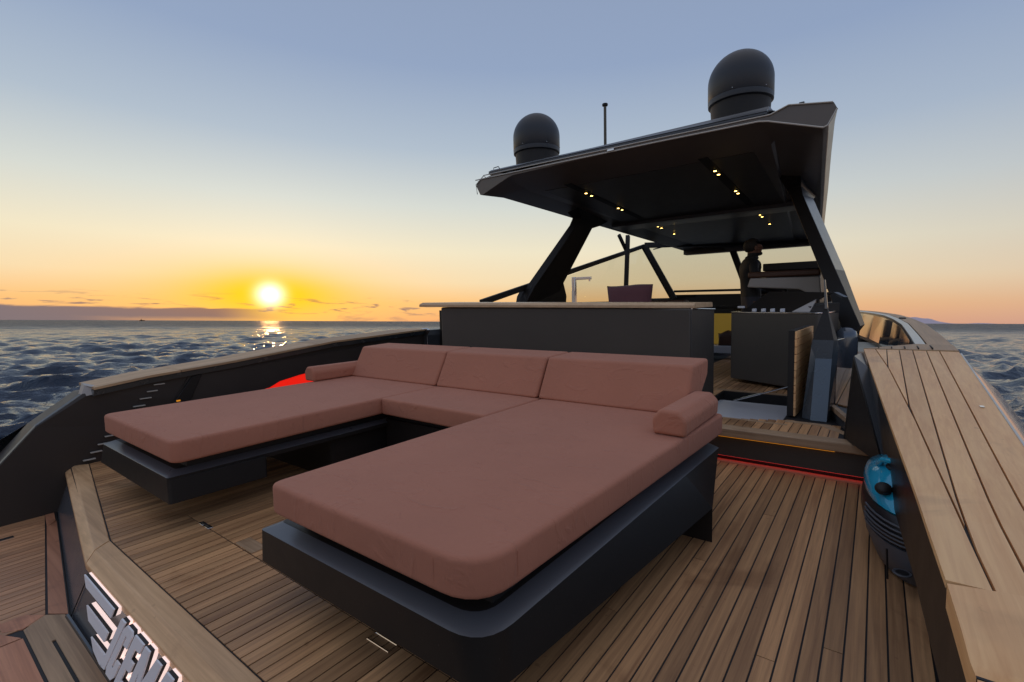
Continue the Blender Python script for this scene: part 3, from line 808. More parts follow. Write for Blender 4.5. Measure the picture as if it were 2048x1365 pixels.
post = obj('quarter_post', [(-.445, 4.36, .25), (-.381, 4.29, .25), (-.275, 4.285, .25), (-.245, 4.50, .25), (-.42, 4.9, .25),
                            (-.370, 4.43, .715), (-.262, 4.43, .715), (-.228, 4.50, .715), (-.40, 4.43, .80),
                            (-.392, 4.43, .860), (-.253, 4.43, .860), (-.230, 4.50, .852), (-.30, 5.2, .86), (-.42, 5.2, .86),
                            (-.318, 4.55, 1.150)],
           [(0, 1, 5, 8), (1, 2, 6, 5), (2, 3, 7, 6), (8, 5, 9), (5, 6, 10, 9), (6, 7, 11, 10), (9, 10, 14), (10, 11, 14), (11, 12, 14), (12, 13, 14), (13, 9, 14), (0, 8, 9, 13, 4), (3, 4, 13, 12), (3, 12, 11, 7)], BLUEG, yacht)
post.data.materials.append(CHAR)
for f_ in post.data.polygons:
    if f_.center.z > .88: f_.material_index = 1
post['label'] = 'faceted blue grey post beside the hatch'
obj('post_blade', *prism_g([(-.322, 4.50, 1.10), (-.306, 4.53, 1.10), (-.330, 4.56, 1.33), (-.337, 4.55, 1.33)], [(-.322, 4.60, 1.10), (-.306, 4.60, 1.10), (-.330, 4.62, 1.33), (-.337, 4.62, 1.33)]), CHARM, post)
obj('coaming_wall', *prism_g([(-.236, 4.50, .345), (-.232, 4.50, .86), (-.22, 5.6, .80), (-.22, 6.86, .685), (-.22, 6.9, .345)], [(-.30, 4.55, .345), (-.30, 4.55, .86), (-.30, 5.6, .80), (-.30, 6.86, .685), (-.30, 6.9, .345)]), HULLG, post, bev=.004)
lathe('pillar_boot', [(.10, -.30), (.10, 0), (.085, .06), (.05, .095), (0, .105)], (-.235, 5.9, .78), HULLG, post, 24)

# --- forward starboard side: raised glazed bulwark sweeping to the bow ------------------
fy = [4.43, 5.5, 7.2, 8.6, 10.0, 11.0, 12.0, 13.0, 14.0]
def fo(y): return float(np.interp(y, [4.43, 7.2, 8.6, 10, 11, 12, 13, 14], [.455, .45, .40, .31, .17, .0, -.28, -.60]))
def fz(y): return float(np.interp(y, [4.43, 5.5, 7.2, 10, 14], [.795, .825, .848, .858, .866]))
def ftk(y): return float(np.interp(y, [4.43, 7.2, 14], [.135, .14, .12]))
fb = loft('glazed_bulwark', [[(fo(y), y, fz(y) - .012), (fo(y) - ftk(y) - .07, y, fz(y) - .012), (fo(y) - .25, y, .34), (fo(y) + .02, y, .2)] for y in fy], CHARM, yacht, smooth=False)
fcap = loft('bulwark_cap', [[(fo(y) + .004, y, fz(y) - .010), (fo(y) + .004, y, fz(y) + .010), (fo(y) - ftk(y), y, fz(y) + .010), (fo(y) - ftk(y), y, fz(y) - .010)] for y in fy], TEAKP, fb)
loft('pale_coaming', [[(fo(y) - ftk(y) - .012, y, fz(y) - .004), (fo(y) - ftk(y) - .012, y, fz(y) + .012), (fo(y) - ftk(y) - .068, y, fz(y) + .002), (fo(y) - ftk(y) - .068, y, fz(y) - .03)] for y in fy], TRIMW, fb)
loft('side_window', [[(fo(y) - ftk(y) - .074, y, fz(y) - .035), (fo(y) - .262, y, .40), (fo(y) - .258, y, .40), (fo(y) - ftk(y) - .070, y, fz(y) - .035)] for y in fy[1:]], DARKG, fb)
# junction wedge between the two caps, with the ends of the next planks
jb = obj('junction_board', *prism_g([(-.066, 4.425, .796), (.455, 4.425, .800), (.455, 4.72, .812), (.25, 4.74, .812)], [(-.066, 4.425, .806), (.455, 4.425, .810), (.455, 4.72, .824), (.25, 4.74, .824)]), TEAKP, fb)
for i in range(5):
    xx = .02 + i * .075
    box('seam_plug', xx, xx + .006, 4.44, 4.44 + .05 + .045 * i, .806 + .0035, .8145 + .0022 * i, CAULK, jb)
box('bow_cleat', .25, .33, 8.5, 8.56, .855, .885, CHARM, fb, bev=.01)

# --- hardtop --------------------------------------------------------------------
def zu(y): return 2.68 - .053 * (y - 6.0)
def hw(y): return float(np.interp(y, [5.0, 6.45, 8.0, 10.5, 12.4], [2.03, 1.90, 1.77, 1.55, 1.40]))
def sect(y, aft=False):
    w = hw(y); b = zu(y)
    h = [(.0, b), (w - .52, b), (w - .50, b + .03), (w - .09, b - .03), (w - .05, b - .015), (w, b + .10), (w - .04, b + .165), (w - .36, b + .215), (w - .50, b + .235), (0, b + .25)]
    if aft:
        h = [(.0, 2.838), (1.42, 2.822), (1.50, 2.803), (1.925, 2.648), (1.965, 2.660), (2.03, 2.782), (2.0, 2.845), (1.665, 2.905), (1.52, 2.862), (0, 2.888)]
    pr = [(YX + .02 + q, y, z) for q, z in h]
    return pr + [(YX + .02 - q, y, z) for q, z in h[::-1][1:-1]]
hs = [sect(5.07, True), sect(5.50), sect(6.45), sect(8.0), sect(10.5), sect(12.2)]
# soften the aft overhang: its underside rises to the trailing edge
top = loft('hardtop', hs, CEIL, yacht, bev=.005)
top['label'] = 'black hardtop roof over the cockpit'
def tw(y): return hw(y) - .47
up_r = []
for y, dz in ((5.16, 0), (5.24, .06), (6.5, .07), (9.0, .07), (11.0, .05), (11.8, 0)):
    b = zu(max(y, 5.5)) + .205
    w = tw(y)
    up_r.append([(YX + .02 - w, y, b), (YX + .02 - w + .06, y, b + .02 + dz), (YX + .02 + w - .06, y, b + .02 + dz), (YX + .02 + w, y, b)])
loft('roof_panel', up_r, CHARM, top, bev=.006)
lip = [[(YX + .02 - 1.80, 5.055, 2.930), (YX + .02 - 1.80, 5.12, 2.965), (YX + .02 - 1.80, 5.20, 2.93)], [(YX + .02 + 1.49, 5.055, 2.892), (YX + .02 + 1.49, 5.12, 2.930), (YX + .02 + 1.49, 5.20, 2.90)]]
loft('roof_lip', lip, CHARM, top)
loft('roof_lip', [[(YX + .02 - 1.80, 5.060, 2.895), (YX + .02 - 1.80, 5.062, 2.924), (YX + .02 - 1.80, 5.2, 2.90)], [(YX + .02 + 1.49, 5.060, 2.868), (YX + .02 + 1.49, 5.062, 2.888), (YX + .02 + 1.49, 5.2, 2.87)]], CHARM, top)
tube('trim_strip', [(-4.37, 5.062, 2.86), (-4.15, 5.062, 2.86), (-1.79, 5.062, 2.833), (-.919, 5.062, 2.815), (-.836, 5.062, 2.798), (-.41, 5.062, 2.646), (-.375, 5.062, 2.66), (-.313, 5.062, 2.782)], .0075, TRIMW, top, n=6)  # pale paint instead of steel imitates the sky reflected in the trim
tube('trim_strip', [(-4.23, 5.062, 2.900), (-1.79, 5.062, 2.868), (-.822, 5.062, 2.853), (-.677, 5.062, 2.902), (-.345, 5.062, 2.843)], .0065, TRIMW, top, n=6)
tube('trim_strip', [(-4.345, 5.062, 2.672), (-4.365, 5.062, 2.80), (-4.23, 5.062, 2.895), (-4.18, 5.062, 2.86)], .006, TRIMW, top, n=6)
box('stern_light', -2.43, -2.35, 5.045, 5.07, 2.843, 2.868, STEEL, top, bev=.004)
box('roof_bracket', -.60, -.56, 5.10, 5.14, 2.895, 2.915, CHARM, top)
tube('roof_eye', [(-4.10, 5.12, 2.955), (-4.10, 5.12, 2.985), (-4.02, 5.12, 2.99), (-4.00, 5.12, 2.96)], .006, CHARM, top)
# lining: recessed centre panel, slots with pairs of warm downlights, cross beam
obj('ceiling_panel', *prism_g([(-3.62, 5.62, zu(5.62) - .004), (-1.06, 5.62, zu(5.62) - .004), (-1.12, 8.15, zu(8.15) - .004), (-3.56, 8.15, zu(8.15) - .004)], [(-3.62, 5.62, zu(5.62) + .01), (-1.06, 5.62, zu(5.62) + .01), (-1.12, 8.15, zu(8.15) + .01), (-3.56, 8.15, zu(8.15) + .01)]), CEILD, top)
for xs in (-1.535, -3.205):
    obj('light_slot', *prism_g([(xs - .05, 5.5, zu(5.5) - .0075), (xs + .05, 5.5, zu(5.5) - .0075), (xs + .05, 7.95, zu(7.95) - .0075), (xs - .05, 7.95, zu(7.95) - .0075)], [(xs - .05, 5.5, zu(5.5) - .002), (xs + .05, 5.5, zu(5.5) - .002), (xs + .05, 7.95, zu(7.95) - .002), (xs - .05, 7.95, zu(7.95) - .002)]), BLACK, top)
    for yy in (6.0, 6.16, 7.03, 7.17, 8.72, 8.90, 9.6):
        c = lathe('downlight', [(.0, .004), (.026, .004), (.030, -.006), (.024, -.010), (0, -.010)], (xs, yy, zu(yy) - .004), BLACK, top, 16)
        lathe('bulb', [(.0, .001), (.018, .001), (.014, -.004), (0, -.005)], (xs, yy, zu(yy) - .0145), DOWN, c, 14)
extr_x('ceiling_beam', [(8.16, zu(8.16) - .05), (8.16, zu(8.16) + .02), (8.55, zu(8.55) + .02), (8.62, zu(8.62) - .02), (8.55, zu(8.55) - .05)], -3.85, -.85, CEIL, top, bev=.006)
box('fore_valance', -3.75, -.98, 11.9, 12.15, zu(12) - .10, zu(12) + .02, CEIL, top, bev=.01)

# --- pillars -----------------------------------------------------------------------
def mirror(pts): return [(2 * (YX - .02) - x, y, z) for x, y, z in pts]
st_rings = [
    [(-.215, 5.95, .70), (-.120, 5.95, .89), (-.10, 6.9, .86), (-.20, 6.9, .70)],
    [(-.490, 6.28, 1.443), (-.362, 6.28, 1.483), (-.320, 7.15, 1.500), (-.46, 7.15, 1.46)],
    [(-.872, 6.93, 2.40), (-.752, 6.93, 2.43), (-.700, 7.55, 2.47), (-.84, 7.55, 2.44)],
    [(-.935, 7.0, 2.53), (-.78, 6.98, 2.545), (-.70, 7.75, 2.52), (-.90, 7.75, 2.50)],
    [(-1.02, 6.72, 2.70), (-.745, 6.72, 2.70), (-.68, 8.05, 2.66), (-1.0, 8.05, 2.66)]]
for rings, nm in ((st_rings, 'starboard'), ([mirror(r) for r in st_rings], 'port')):
    pl = loft('hardtop_pillar', rings, CHAR, yacht, bev=.006)
    pl.data.materials.append(PILO)
    for f_ in pl.data.polygons:
        if abs(f_.normal.x) > .6 and f_.normal.z > .1 and f_.center.z > 1.45: f_.material_index = 1  # upward outer faces painted bluer, standing in for sky light
    pl['label'] = f'angled dark {nm} pillar carrying the hardtop'
loft('pillar_foot', [[(-4.62, 5.95, .25), (-4.45, 5.95, .25), (-4.45, 7.4, .25), (-4.62, 7.4, .25)], [(-4.56, 6.2, 1.3), (-4.36, 6.2, 1.3), (-4.33, 7.36, 1.3), (-4.5, 7.36, 1.3)], [(-4.50, 6.28, 1.47), (-4.30, 6.28, 1.47), (-4.30, 7.2, 1.55), (-4.46, 7.2, 1.55)]], CHAR, yacht, bev=.006)

# --- windscreen and side glazing ------------------------------------------------------
def beam(name, a, b, w, d, mat, parent):
    a, b = Vector(a), Vector(b); t = (b - a).normalized()
    s = t.cross(Vector((0, 0, 1))); s = s.normalized() if s.length > .05 else Vector((1, 0, 0)); n = s.cross(t)
    r = lambda c: [tuple(c + s * i * d / 2 + n * j * w / 2) for i, j in ((-1, -1), (1, -1), (1, 1), (-1, 1))]
    return loft(name, [r(a), r(b)], mat, parent, bev=.008)
ws = beam('windscreen_frame', (-4.36, 11.0, 2.44), (-3.70, 11.1, 1.20), .14, .12, BLACK, yacht)
ws['label'] = 'dark raked windscreen frame'
beam('frame_bar', (-4.36, 11.0, 2.47), (-.85, 12.0, 2.36), .12, .12, BLACK, ws)
beam('frame_bar', (-2.69, 12.0, 2.36), (-2.30, 12.0, 1.25), .13, .11, BLACK, ws)
beam('frame_bar', (-3.80, 11.4, 1.385), (-.75, 11.5, 1.36), .05, .08, BLACK, ws)
beam('frame_bar', (-3.82, 11.4, 1.27), (-.75, 11.5, 1.24), .07, .10, BLACK, ws)
beam('frame_bar', (-.95, 11.5, 2.36), (-.60, 11.4, 1.25), .13, .11, BLACK, ws)
beam('side_rail', (-4.45, 5.2, 1.215), (-4.40, 11.1, 2.47), .085, .06, BLACK, ws)
beam('side_strut', (-4.23, 9.75, 2.56), (-4.16, 9.45, 1.10), .11, .08, BLACK, ws)
beam('side_strut', (-4.30, 9.45, 2.56), (-4.22, 9.75, 2.15), .07, .05, BLACK, ws)
obj('side_pane', [(-4.40, 7.2, 1.15), (-4.36, 7.2, 1.60), (-4.36, 11.0, 2.42), (-3.72, 11.05, 1.22)], [(0, 1, 2, 3)], TINT, ws)
obj('windscreen_pane', [(-4.30, 11.02, 2.42), (-2.66, 12.0, 2.34), (-2.30, 12.0, 1.25), (-3.70, 11.1, 1.22)], [(0, 1, 2, 3)], TINT2, ws)
obj('windscreen_pane', [(-2.64, 12.0, 2.34), (-.95, 11.5, 2.34), (-.62, 11.4, 1.25), (-2.28, 12.0, 1.25)], [(0, 1, 2, 3)], TINT2, ws)
tube('wiper_arm', [(-4.15, 11.0, 2.36), (-3.9, 11.0, 2.40), (-3.6, 11.1, 2.405)], .012, BLACK, ws)
box('cockpit_side', -4.88, -4.78, 4.8, 11.6, .25, 1.12, CHAR, yacht)
box('fore_bulkhead', -4.5, -.70, 11.25, 11.6, .25, 1.235, BLACK, yacht)
box('cockpit_side', -.62, -.55, 7.2, 11.4, .25, 1.10, CHAR, yacht)

# ------------------------------------------------------------------ sofa
sofa = thing('sun_sofa', 'large U-shaped sofa with terracotta cushions and two long chaise ends on aft deck', 'sofa', (-2.4, 2.0, 0))
rb0 = rounded([(-1.99, .893, .02), (-.775, .893, .11), (-.615, 2.42, .015), (-.75, 3.0, .02), (-1.99, 3.0, .02)])
rb1 = rounded([(-1.965, .888, .02), (-.785, .888, .13), (-.745, 2.42, .015), (-.725, 3.0, .02), (-1.965, 3.0, .02)])
rb2 = rounded([(-1.905, .945, .02), (-.845, .945, .10), (-.815, 2.42, .015), (-.80, 3.0, .02), (-1.905, 3.0, .02)])
rb3 = inset(rb2, .012)
rbb = inset(rb0, .035)
bs = loft('base', [[(x, y, .155) for x, y in rbb], [(x, y, .172) for x, y in rb0], [(x, y, .312) for x, y in rb1], [(x, y, .337) for x, y in rb2], [(x, y, .337) for x, y in rb3]], CHAR, sofa, bev=.004)
bs['label'] = 'charcoal base under the near chaise'
bevel_tone(bs)
box('plinth', -1.86, -.86, 1.02, 2.95, .33, .392, BLACK, sofa)
prism('leg', [(-.614, 2.417), (-.77, 2.98), (-1.86, 2.98), (-1.86, 2.39)], 0, .172, CHAR, sofa)
lb0 = rounded([(-4.25, .886, .02), (-2.968, .886, .02), (-2.95, 1.40, .02), (-4.25, 1.40, .02)])
loft('base_block', [[(x, y, .17) for x, y in lb0], [(x, y, .30) for x, y in rounded([(-4.16, .889, .02), (-2.985, .889, .02), (-2.965, 1.41, .02), (-4.16, 1.41, .02)])]], CHAR, sofa, bev=.004)
lb1 = rounded([(-4.165, .889, .015), (-2.985, .889, .015), (-2.955, 3.0, .02), (-4.165, 3.0, .02)])
lb2 = rounded([(-4.10, .945, .015), (-2.935, .945, .03), (-2.945, 3.0, .02), (-4.11, 3.0, .02)])
lb2b = rounded([(-4.10, .945, .015), (-3.03, .945, .03), (-3.0, 3.0, .02), (-4.11, 3.0, .02)])
lbo = loft('base', [[(x, y, .285) for x, y in lb1], [(x, y, .312) for x, y in lb1], [(x, y, .337) for x, y in lb2b]], CHAR, sofa, bev=.003)
bevel_tone(lbo)
box('leg', -4.05, -3.02, 1.87, 2.98, 0, .29, CHAR, sofa)
box('base', -2.99, -1.95, 2.33, 3.0, 0.06, .337, CHAR, sofa, bev=.004)
box('plinth', -4.05, -3.03, 1.0, 2.95, .33, .392, BLACK, sofa)
box('plinth', -2.95, -1.95, 2.36, 2.95, .33, .392, BLACK, sofa)
sk = box('socket_plate', -2.56, -2.44, 2.321, 2.33, .155, .265, BLACK, sofa)
box('socket_trim', -2.56, -2.44, 2.317, 2.3205, .258, .266, STEEL, sk)
box('socket_trim', -2.56, -2.44, 2.317, 2.3205, .152, .158, STEEL, sk)
for dx, dz in ((.03, .03), (.09, .03), (.06, .055), (.03, .08), (.09, .08)):
    lathe('socket_screw', [(0, 0), (.005, 0), (.005, .004), (0, .004)], (-2.56 + dx, 2.316, .155 + dz), STEEL, sk, 8)
CR = [(-1.885, .892, .05), (-.800, .892, .150), (-.705, 3.0, .03), (-1.885, 3.0, .02)]
CL = [(-4.13, .892, .06), (-2.895, .892, .06), (-2.925, 3.0, .02), (-4.15, 3.0, .02)]
CM = [(-2.917, 2.235, .025), (-1.893, 2.215, .02), (-1.893, 3.0, .02), (-2.925, 3.0, .02)]
for c, nm in ((CR, 'near chaise'), (CL, 'chaise by the port bulwark'), (CM, 'middle seat')):
    q = cushion('seat_cushion', c, .398, .520, .016, PINK, sofa); q['label'] = f'terracotta seat cushion of the {nm}'
    outline_tube('piping', c, .010, .5130, .0020, PINK, q)
for q_ in ((-.965, .893, -.955, .907), (-.792, 1.055, -.806, 1.06)):
    tube('corner_seam', [(q_[0], q_[1] - .0005, .425), (q_[0], q_[1] - .0005, .500), (q_[2], q_[3], .519)], .0018, PINK, sofa, n=5)
bp = [(2.80, .522), (2.952, .800), (3.285, .812), (3.275, .705), (3.14, .60), (3.12, .522)]
for x0, x1 in ((-4.105, -2.935), (-2.925, -1.912), (-1.900, -.868)):
    extr_x('back_cushion', bp, x0, x1, PINK, sofa, bev=.020, seg=4)
for x0, x1, y0, y1, zt in ((-.890, -.725, 2.345, 2.955, .652), (-4.235, -4.085, 2.40, 2.96, .655)):
    prof = [(x0, .524), (x1, .524), (x1 + .005, zt - .045), (x1 - .035, zt), (x0 + .035, zt), (x0 - .005, zt - .045)]
    obj('armrest', *prism_g([(x, y0, z) for x, z in prof], [(x, y1, z) for x, z in prof]), PINK, sofa, bev=.018, seg=4)

# ------------------------------------------------------------------ bar counter
bar = thing('bar_counter', 'long dark bar counter with pale teak top behind the sofa', 'bar counter', (-2.5, 4.4, .25))
def bl(u, fwd=0.0):                                       # along the aft edge, u from port to starboard
    return (-3.90 + u * 2.63, 3.49 + u * .81 + fwd)
def bz(u): return 1.179 - .060 * u
n_ = 9
ct = []
for i in range(n_):
    u = i / (n_ - 1); (x, y) = bl(u)
    e = .05 if i == 0 else (.04 if i == n_ - 1 else 0)
    ct.append([(x, y + e, bz(u) + .001), (x, y + e, bz(u) + .026), (x + (.035 if i == 0 else 0), y + .02 + e, bz(u) + .046), (x + (.035 if i == 0 else 0), y + .66 - e, bz(u) + .046), (x, y + .68 - e, bz(u) + .001)])
loft('counter_top', ct, TEAKB, bar, bev=.003)['label'] = 'pale teak counter top with rounded end'
a0 = bl(.100, .03); a1 = bl(.992, .015)
obj('front_panel', *prism_g([(a0[0], a0[1], .25), (a1[0], a1[1], .25), (a1[0] + .03, a1[1] + .66, .25), (a0[0], a0[1] + .62, .25)],
                            [(a0[0], a0[1], bz(.1) - .002), (a1[0], a1[1], bz(1) - .004), (a1[0] + .03, a1[1] + .66, bz(1) - .02), (a0[0], a0[1] + .62, bz(.1) - .002)]), BARP, bar, bev=.012)
tube('end_trim', [(a1[0] + .003, a1[1] + .02, bz(1) - .004), (a1[0] + .034, a1[1] + .65, bz(1) - .022)], .007, STEEL, bar, n=6)
tube('corner_trim', [(a1[0] + .004, a1[1] + .004, bz(1) - .008), (a1[0] + .004, a1[1] + .004, .62)], .003, CHARM, bar, n=6)
fc = box('tap', -2.565, -2.525, 4.46, 4.50, 1.18, 1.455, STEEL, bar, bev=.004)
box('spout', -2.5248, -2.345, 4.463, 4.497, 1.425, 1.452, STEEL, fc, bev=.003)
lathe('nozzle', [(0, 0), (.011, 0), (.011, -.018), (0, -.018)], (-2.365, 4.48, 1.424), STEEL, fc, 12)

# ------------------------------------------------------------------ throw pillow, cockpit seat behind the bar
seat = thing('cockpit_bench', 'dark brown cockpit bench behind the bar counter', 'bench', (-2.6, 6.6, .25))
box('bench_base', -4.3, -2.1, 6.3, 7.0, .25, .66, CHAR, seat, bev=.02)
box('bench_cushion', -4.3, -2.1, 6.25, 7.0, .662, .80, BROWN, seat, bev=.03)
box('bench_back', -4.3, -2.1, 6.72, 6.95, .802, 1.19, BROWN, seat, bev=.03)
pil = thing('throw_pillow', 'plum coloured throw pillow standing up behind the teak bar top', 'pillow', (-2.74, 6.45, 1.0))
def pillow(name, c, w, h, t, mat, parent, rz=0.0, slump=.0):
    n = 16; V = []; F = []
    for s in (1, -1):
        for j in range(n + 1):
            for i in range(n + 1):
                u = i / n * 2 - 1; v = j / n * 2 - 1
                e = (1 - u ** 4) * (1 - v ** 4)
                pin = 1 - .10 * (1 - abs(u)) * abs(v) ** 2; pin2 = 1 - .07 * (1 - abs(v)) * abs(u) ** 2
                x = u * w / 2 * pin2; z = v * h / 2 * pin + slump * math.sin(u * 3 + 1) * (v + 1) / 2
                y = s * t / 2 * e ** .5
                V.append((c[0] + x * math.cos(rz) - y * math.sin(rz), c[1] + x * math.sin(rz) + y * math.cos(rz), c[2] + z))
    m = (n + 1) ** 2
    for s in (0, 1):
        for j in range(n):
            for i in range(n):
                a = s * m + j * (n + 1) + i; F.append((a, a + 1, a + n + 2, a + n + 1))
    o = obj(name, V, F, mat, parent, smooth=True)
    bm = bmesh.new(); bm.from_mesh(o.data); bmesh.ops.remove_doubles(bm, verts=bm.verts, dist=.001); bmesh.ops.recalc_face_normals(bm, faces=bm.faces); bm.to_mesh(o.data); bm.free()
    return o
pillow('cover', (-2.735, 6.35, 1.20), .66, .44, .20, PLUM, pil, 0.05, .012)

# ------------------------------------------------------------------ barbecue station
bbq = thing('barbecue_station', 'dark barbecue cabinet with open hood and four pale knobs by the hatch', 'barbecue', (-.9, 5.8, .25))
cab = rounded([(-1.325, 5.90, .05), (-.42, 5.38, .05), (-.30, 5.95, .03), (-1.2, 6.5, .03)])
loft('cabinet', [[(x, y, .28) for x, y in inset(cab, .03)], [(x, y, .29) for x, y in cab], [(x, y, 1.030) for x, y in cab]], BARP, bbq, bev=.004)
loft('cabinet_top', [[(x, y, 1.032) for x, y in inset(cab, -.004)], [(x, y, 1.046) for x, y in inset(cab, -.004)]], STEEL, bbq, bev=.002)
box('handle', -.395, -.375, 5.34, 5.37, .90, .96, STEEL, bbq)
def bq(u, f, z):                                             # u 0..1 along the front edge, f back from it
    return (-1.325 + u * .905 + f * .50, 5.90 - u * .52 + f * .86, z)
obj('grill_hood', *prism_g([bq(.08, .08, 1.048), bq(.66, .08, 1.048), bq(.92, .30, 1.235), bq(.24, .30, 1.262)],
                           [bq(.08, .10, 1.048), bq(.66, .10, 1.048), bq(.92, .34, 1.235), bq(.24, .34, 1.262)]), CHAR, bbq, bev=.003)
obj('hood_side', *prism_g([bq(.665, .08, 1.048), bq(.80, .14, 1.048), bq(.815, .22, 1.17)], [bq(.665, .09, 1.048), bq(.80, .15, 1.048), bq(.815, .23, 1.17)]), GREYL, bbq)
obj('hood_edge', *prism_g([bq(.90, .30, 1.235), bq(.93, .30, 1.235), bq(1.0, .34, 1.185), bq(.97, .34, 1.175)], [bq(.90, .36, 1.235), bq(.93, .36, 1.235), bq(1.0, .40, 1.185), bq(.97, .40, 1.175)]), CHARM, bbq)
obj('grill_body', *prism_g([bq(.10, .14, 1.048), bq(.80, .16, 1.048), bq(.86, .50, 1.048), bq(.16, .50, 1.048)], [bq(.10, .14, 1.10), bq(.80, .16, 1.10), bq(.86, .50, 1.13), bq(.16, .50, 1.13)]), BLACK, bbq)
for u in (.255, .365, .47, .58):
    q = bq(u, .055, 1.0475)
    obj('control_knob', *prism_g([bq(u - .018, .045, 1.0475), bq(u + .018, .045, 1.0475), bq(u + .018, .075, 1.0475), bq(u - .018, .075, 1.0475)],
                                 [bq(u - .017, .045, 1.078), bq(u + .017, .045, 1.078), bq(u + .017, .075, 1.082), bq(u - .017, .075, 1.082)]), WHITE, bbq, bev=.003)
obj('side_handle', *prism_g([bq(.055, .04, 1.085), bq(.13, .04, 1.085), bq(.13, .07, 1.085), bq(.055, .07, 1.085)], [bq(.055, .04, 1.108), bq(.13, .04, 1.108), bq(.13, .07, 1.108), bq(.055, .07, 1.108)]), WHITE, bbq, bev=.004)

# ------------------------------------------------------------------ helm seat, console, passage
hs_ = thing('helm_bench', 'pale grey helm bench back with brown leather top edge beside the man', 'seat', (-.95, 7.1, .25))
prof = [(-1.372, 1.336), (-1.34, 1.452), (-.560, 1.440), (-.535, 1.155), (-.625, 1.165), (-.68, 1.235), (-.775, 1.290), (-.90, 1.300)]
obj('seat_back', *prism_g([(x, 7.0, z) for x, z in prof], [(x, 7.10, z) for x, z in prof]), GREYL, hs_, bev=.015)
box('top_bolster', -1.365, -.555, 6.99, 7.16, 1.455, 1.532, BROWN, hs_, bev=.02)
box('seat_base', -1.02, -.62, 7.14, 7.7, .25, .95, CHAR, hs_, bev=.02)
box('seat_pad', -1.04, -.60, 7.12, 7.72, .952, 1.08, BROWN, hs_, bev=.03)
box('seat_pedestal', -1.30, -.60, 7.02, 7.10, .25, 1.15, BROWN, hs_)
con = thing('helm_console', 'black helm console screen ahead of the helm seat', 'console', (-1.2, 9.2, .25))
box('screen_hood', -1.53, -.72, 9.0, 9.5, 1.632, 1.755, BLACK, con, bev=.015)
box('console_body', -1.5, -.72, 9.08, 9.9, .25, 1.63, CHAR, con, bev=.02)
dn = thing('dinette_table', 'low dark dinette table seen through the cockpit passage', 'table', (-1.9, 8.4, .25))
box('table_top', -2.35, -1.45, 8.75, 9.5, 1.02, 1.065, GLOSS, dn, bev=.008)
box('table_leg', -1.95, -1.85, 9.0, 9.2, .25, 1.02, CHARM, dn)
ORG = Vector(yacht.location)
cw = box('companionway', -2.25, -1.55, 8.285, 8.32, .46, .955, YEL, yacht); cw['label'] = 'yellow lit companionway below the dinette table'
box('companionway_step', -2.25, -1.55, 8.0, 8.28, .34, .455, WHITE, cw, bev=.01)
box('companionway_sill', -2.25, -1.55, 7.98, 7.998, .30, .337, STEEL, cw)
sh = thing('brown_cushion', 'rumpled dark brown cushion lying on the white step of the lit companionway', 'cushion', (-1.9, 8.2, .455))
pillow('cover', (-1.885, 8.14, .555), .24, .24, .16, BROWN, sh, .1, .03)

# ------------------------------------------------------------------ domes and mast on the roof
def radome(x, label):
    t = thing('satellite_dome', label, 'radome', (x, 6.0, 2.93), 'satellite domes on the hardtop')
    R = .335; z0 = 3.33 - 2.93
    prof = [(0, z0), (R * .93, z0), (R * .99, z0 + .012), (R, z0 + .06), (R * .999, z0 + .062), (R * .992, z0 + .066), (R * .999, z0 + .070), (R, z0 + .24)]
    prof += [(R * math.cos(a), z0 + .24 + R * .98 * math.sin(a)) for a in [i * math.pi / 2 / 14 for i in range(1, 15)]]
    c = (x, 6.0, 2.93)
    lathe('dome_shell', prof, c, RAD, t, 56)
    lathe('dome_pedestal', [(0, .0), (R * .90, .0), (R * .90, .30), (R * .92, z0 - .001), (0, z0 - .001)], c, BLACK, t, 40)  # pedestal made wide and black to read as shade under the dome
    for k in range(6):
        a = k * math.pi / 3 + .5
        q = (x + R * .998 * math.cos(a), 6.0 + R * .998 * math.sin(a), 2.93 + z0 + .085)
        lathe('shell_screw', [(0, -.006), (.005, -.004), (.0065, 0), (.005, .004), (0, .006)], q, STEEL, t, 8)
    return t


RAD = paint('radome_graphite', (.030, .034, .042), 0.42, 0, 0.5, 0.08, 3.0)
radome(-1.275, 'charcoal satellite dome standing on the high starboard end of the hardtop')
radome(-4.00, 'charcoal satellite dome on the port end of the hardtop left of the mast')
mast = thing('antenna_mast', 'slim dark antenna mast with a flat cap between the two domes', 'antenna', (-3.05, 6.28, 2.93))
lathe('mast_tube', [(0, .0), (.030, .0), (.026, .10), (.020, .14), (.019, .93), (0, .93)], (-3.05, 6.28, 2.93), paint('mast_bronze', (.10, .085, .06), .35, .6), mast, 16)
lathe('mast_cap', [(0, .931), (.036, .931), (.040, .945), (.036, .960), (0, .964)], (-3.05, 6.28, 2.93), BLACK, mast, 20)

# ------------------------------------------------------------------ underwater scooter in the bulwark niche
scoot = thing('underwater_scooter', 'blue and black underwater scooter stowed in the bulwark niche', 'sea scooter', (.10, 2.78, 0))
def sring(z, sx, sy, cx=.182, cy=2.93, p=2.2, n=40):
    r = []
    for i in range(n):
        a = 2 * math.pi * i / n; c_, s_ = math.cos(a), math.sin(a)
        rx = .125 if c_ > 0 else .205
        r.append((cx + sx * rx * math.copysign(abs(c_) ** (2 / p), c_), cy + sy * .475 * math.copysign(abs(s_) ** (2 / p), s_), z))
    return r
low = loft('lower_shell', [sring(.004, .70, .92), sring(.02, .80, .96), sring(.10, .96, 1.0), sring(.150, 1.0, 1.0), sring(.152, .9, .93)], SEAGREY, scoot, smooth=True)
tube('shell_seam', [(.070, 2.468, .02), (.064, 2.462, .15)], .004, BLACK, low)
lathe('tow_eye', [(.010, -.004), (.022, -.004), (.026, .0), (.022, .004), (.010, .004)], (.115, 2.432, .075), SEABLK, low, 18)
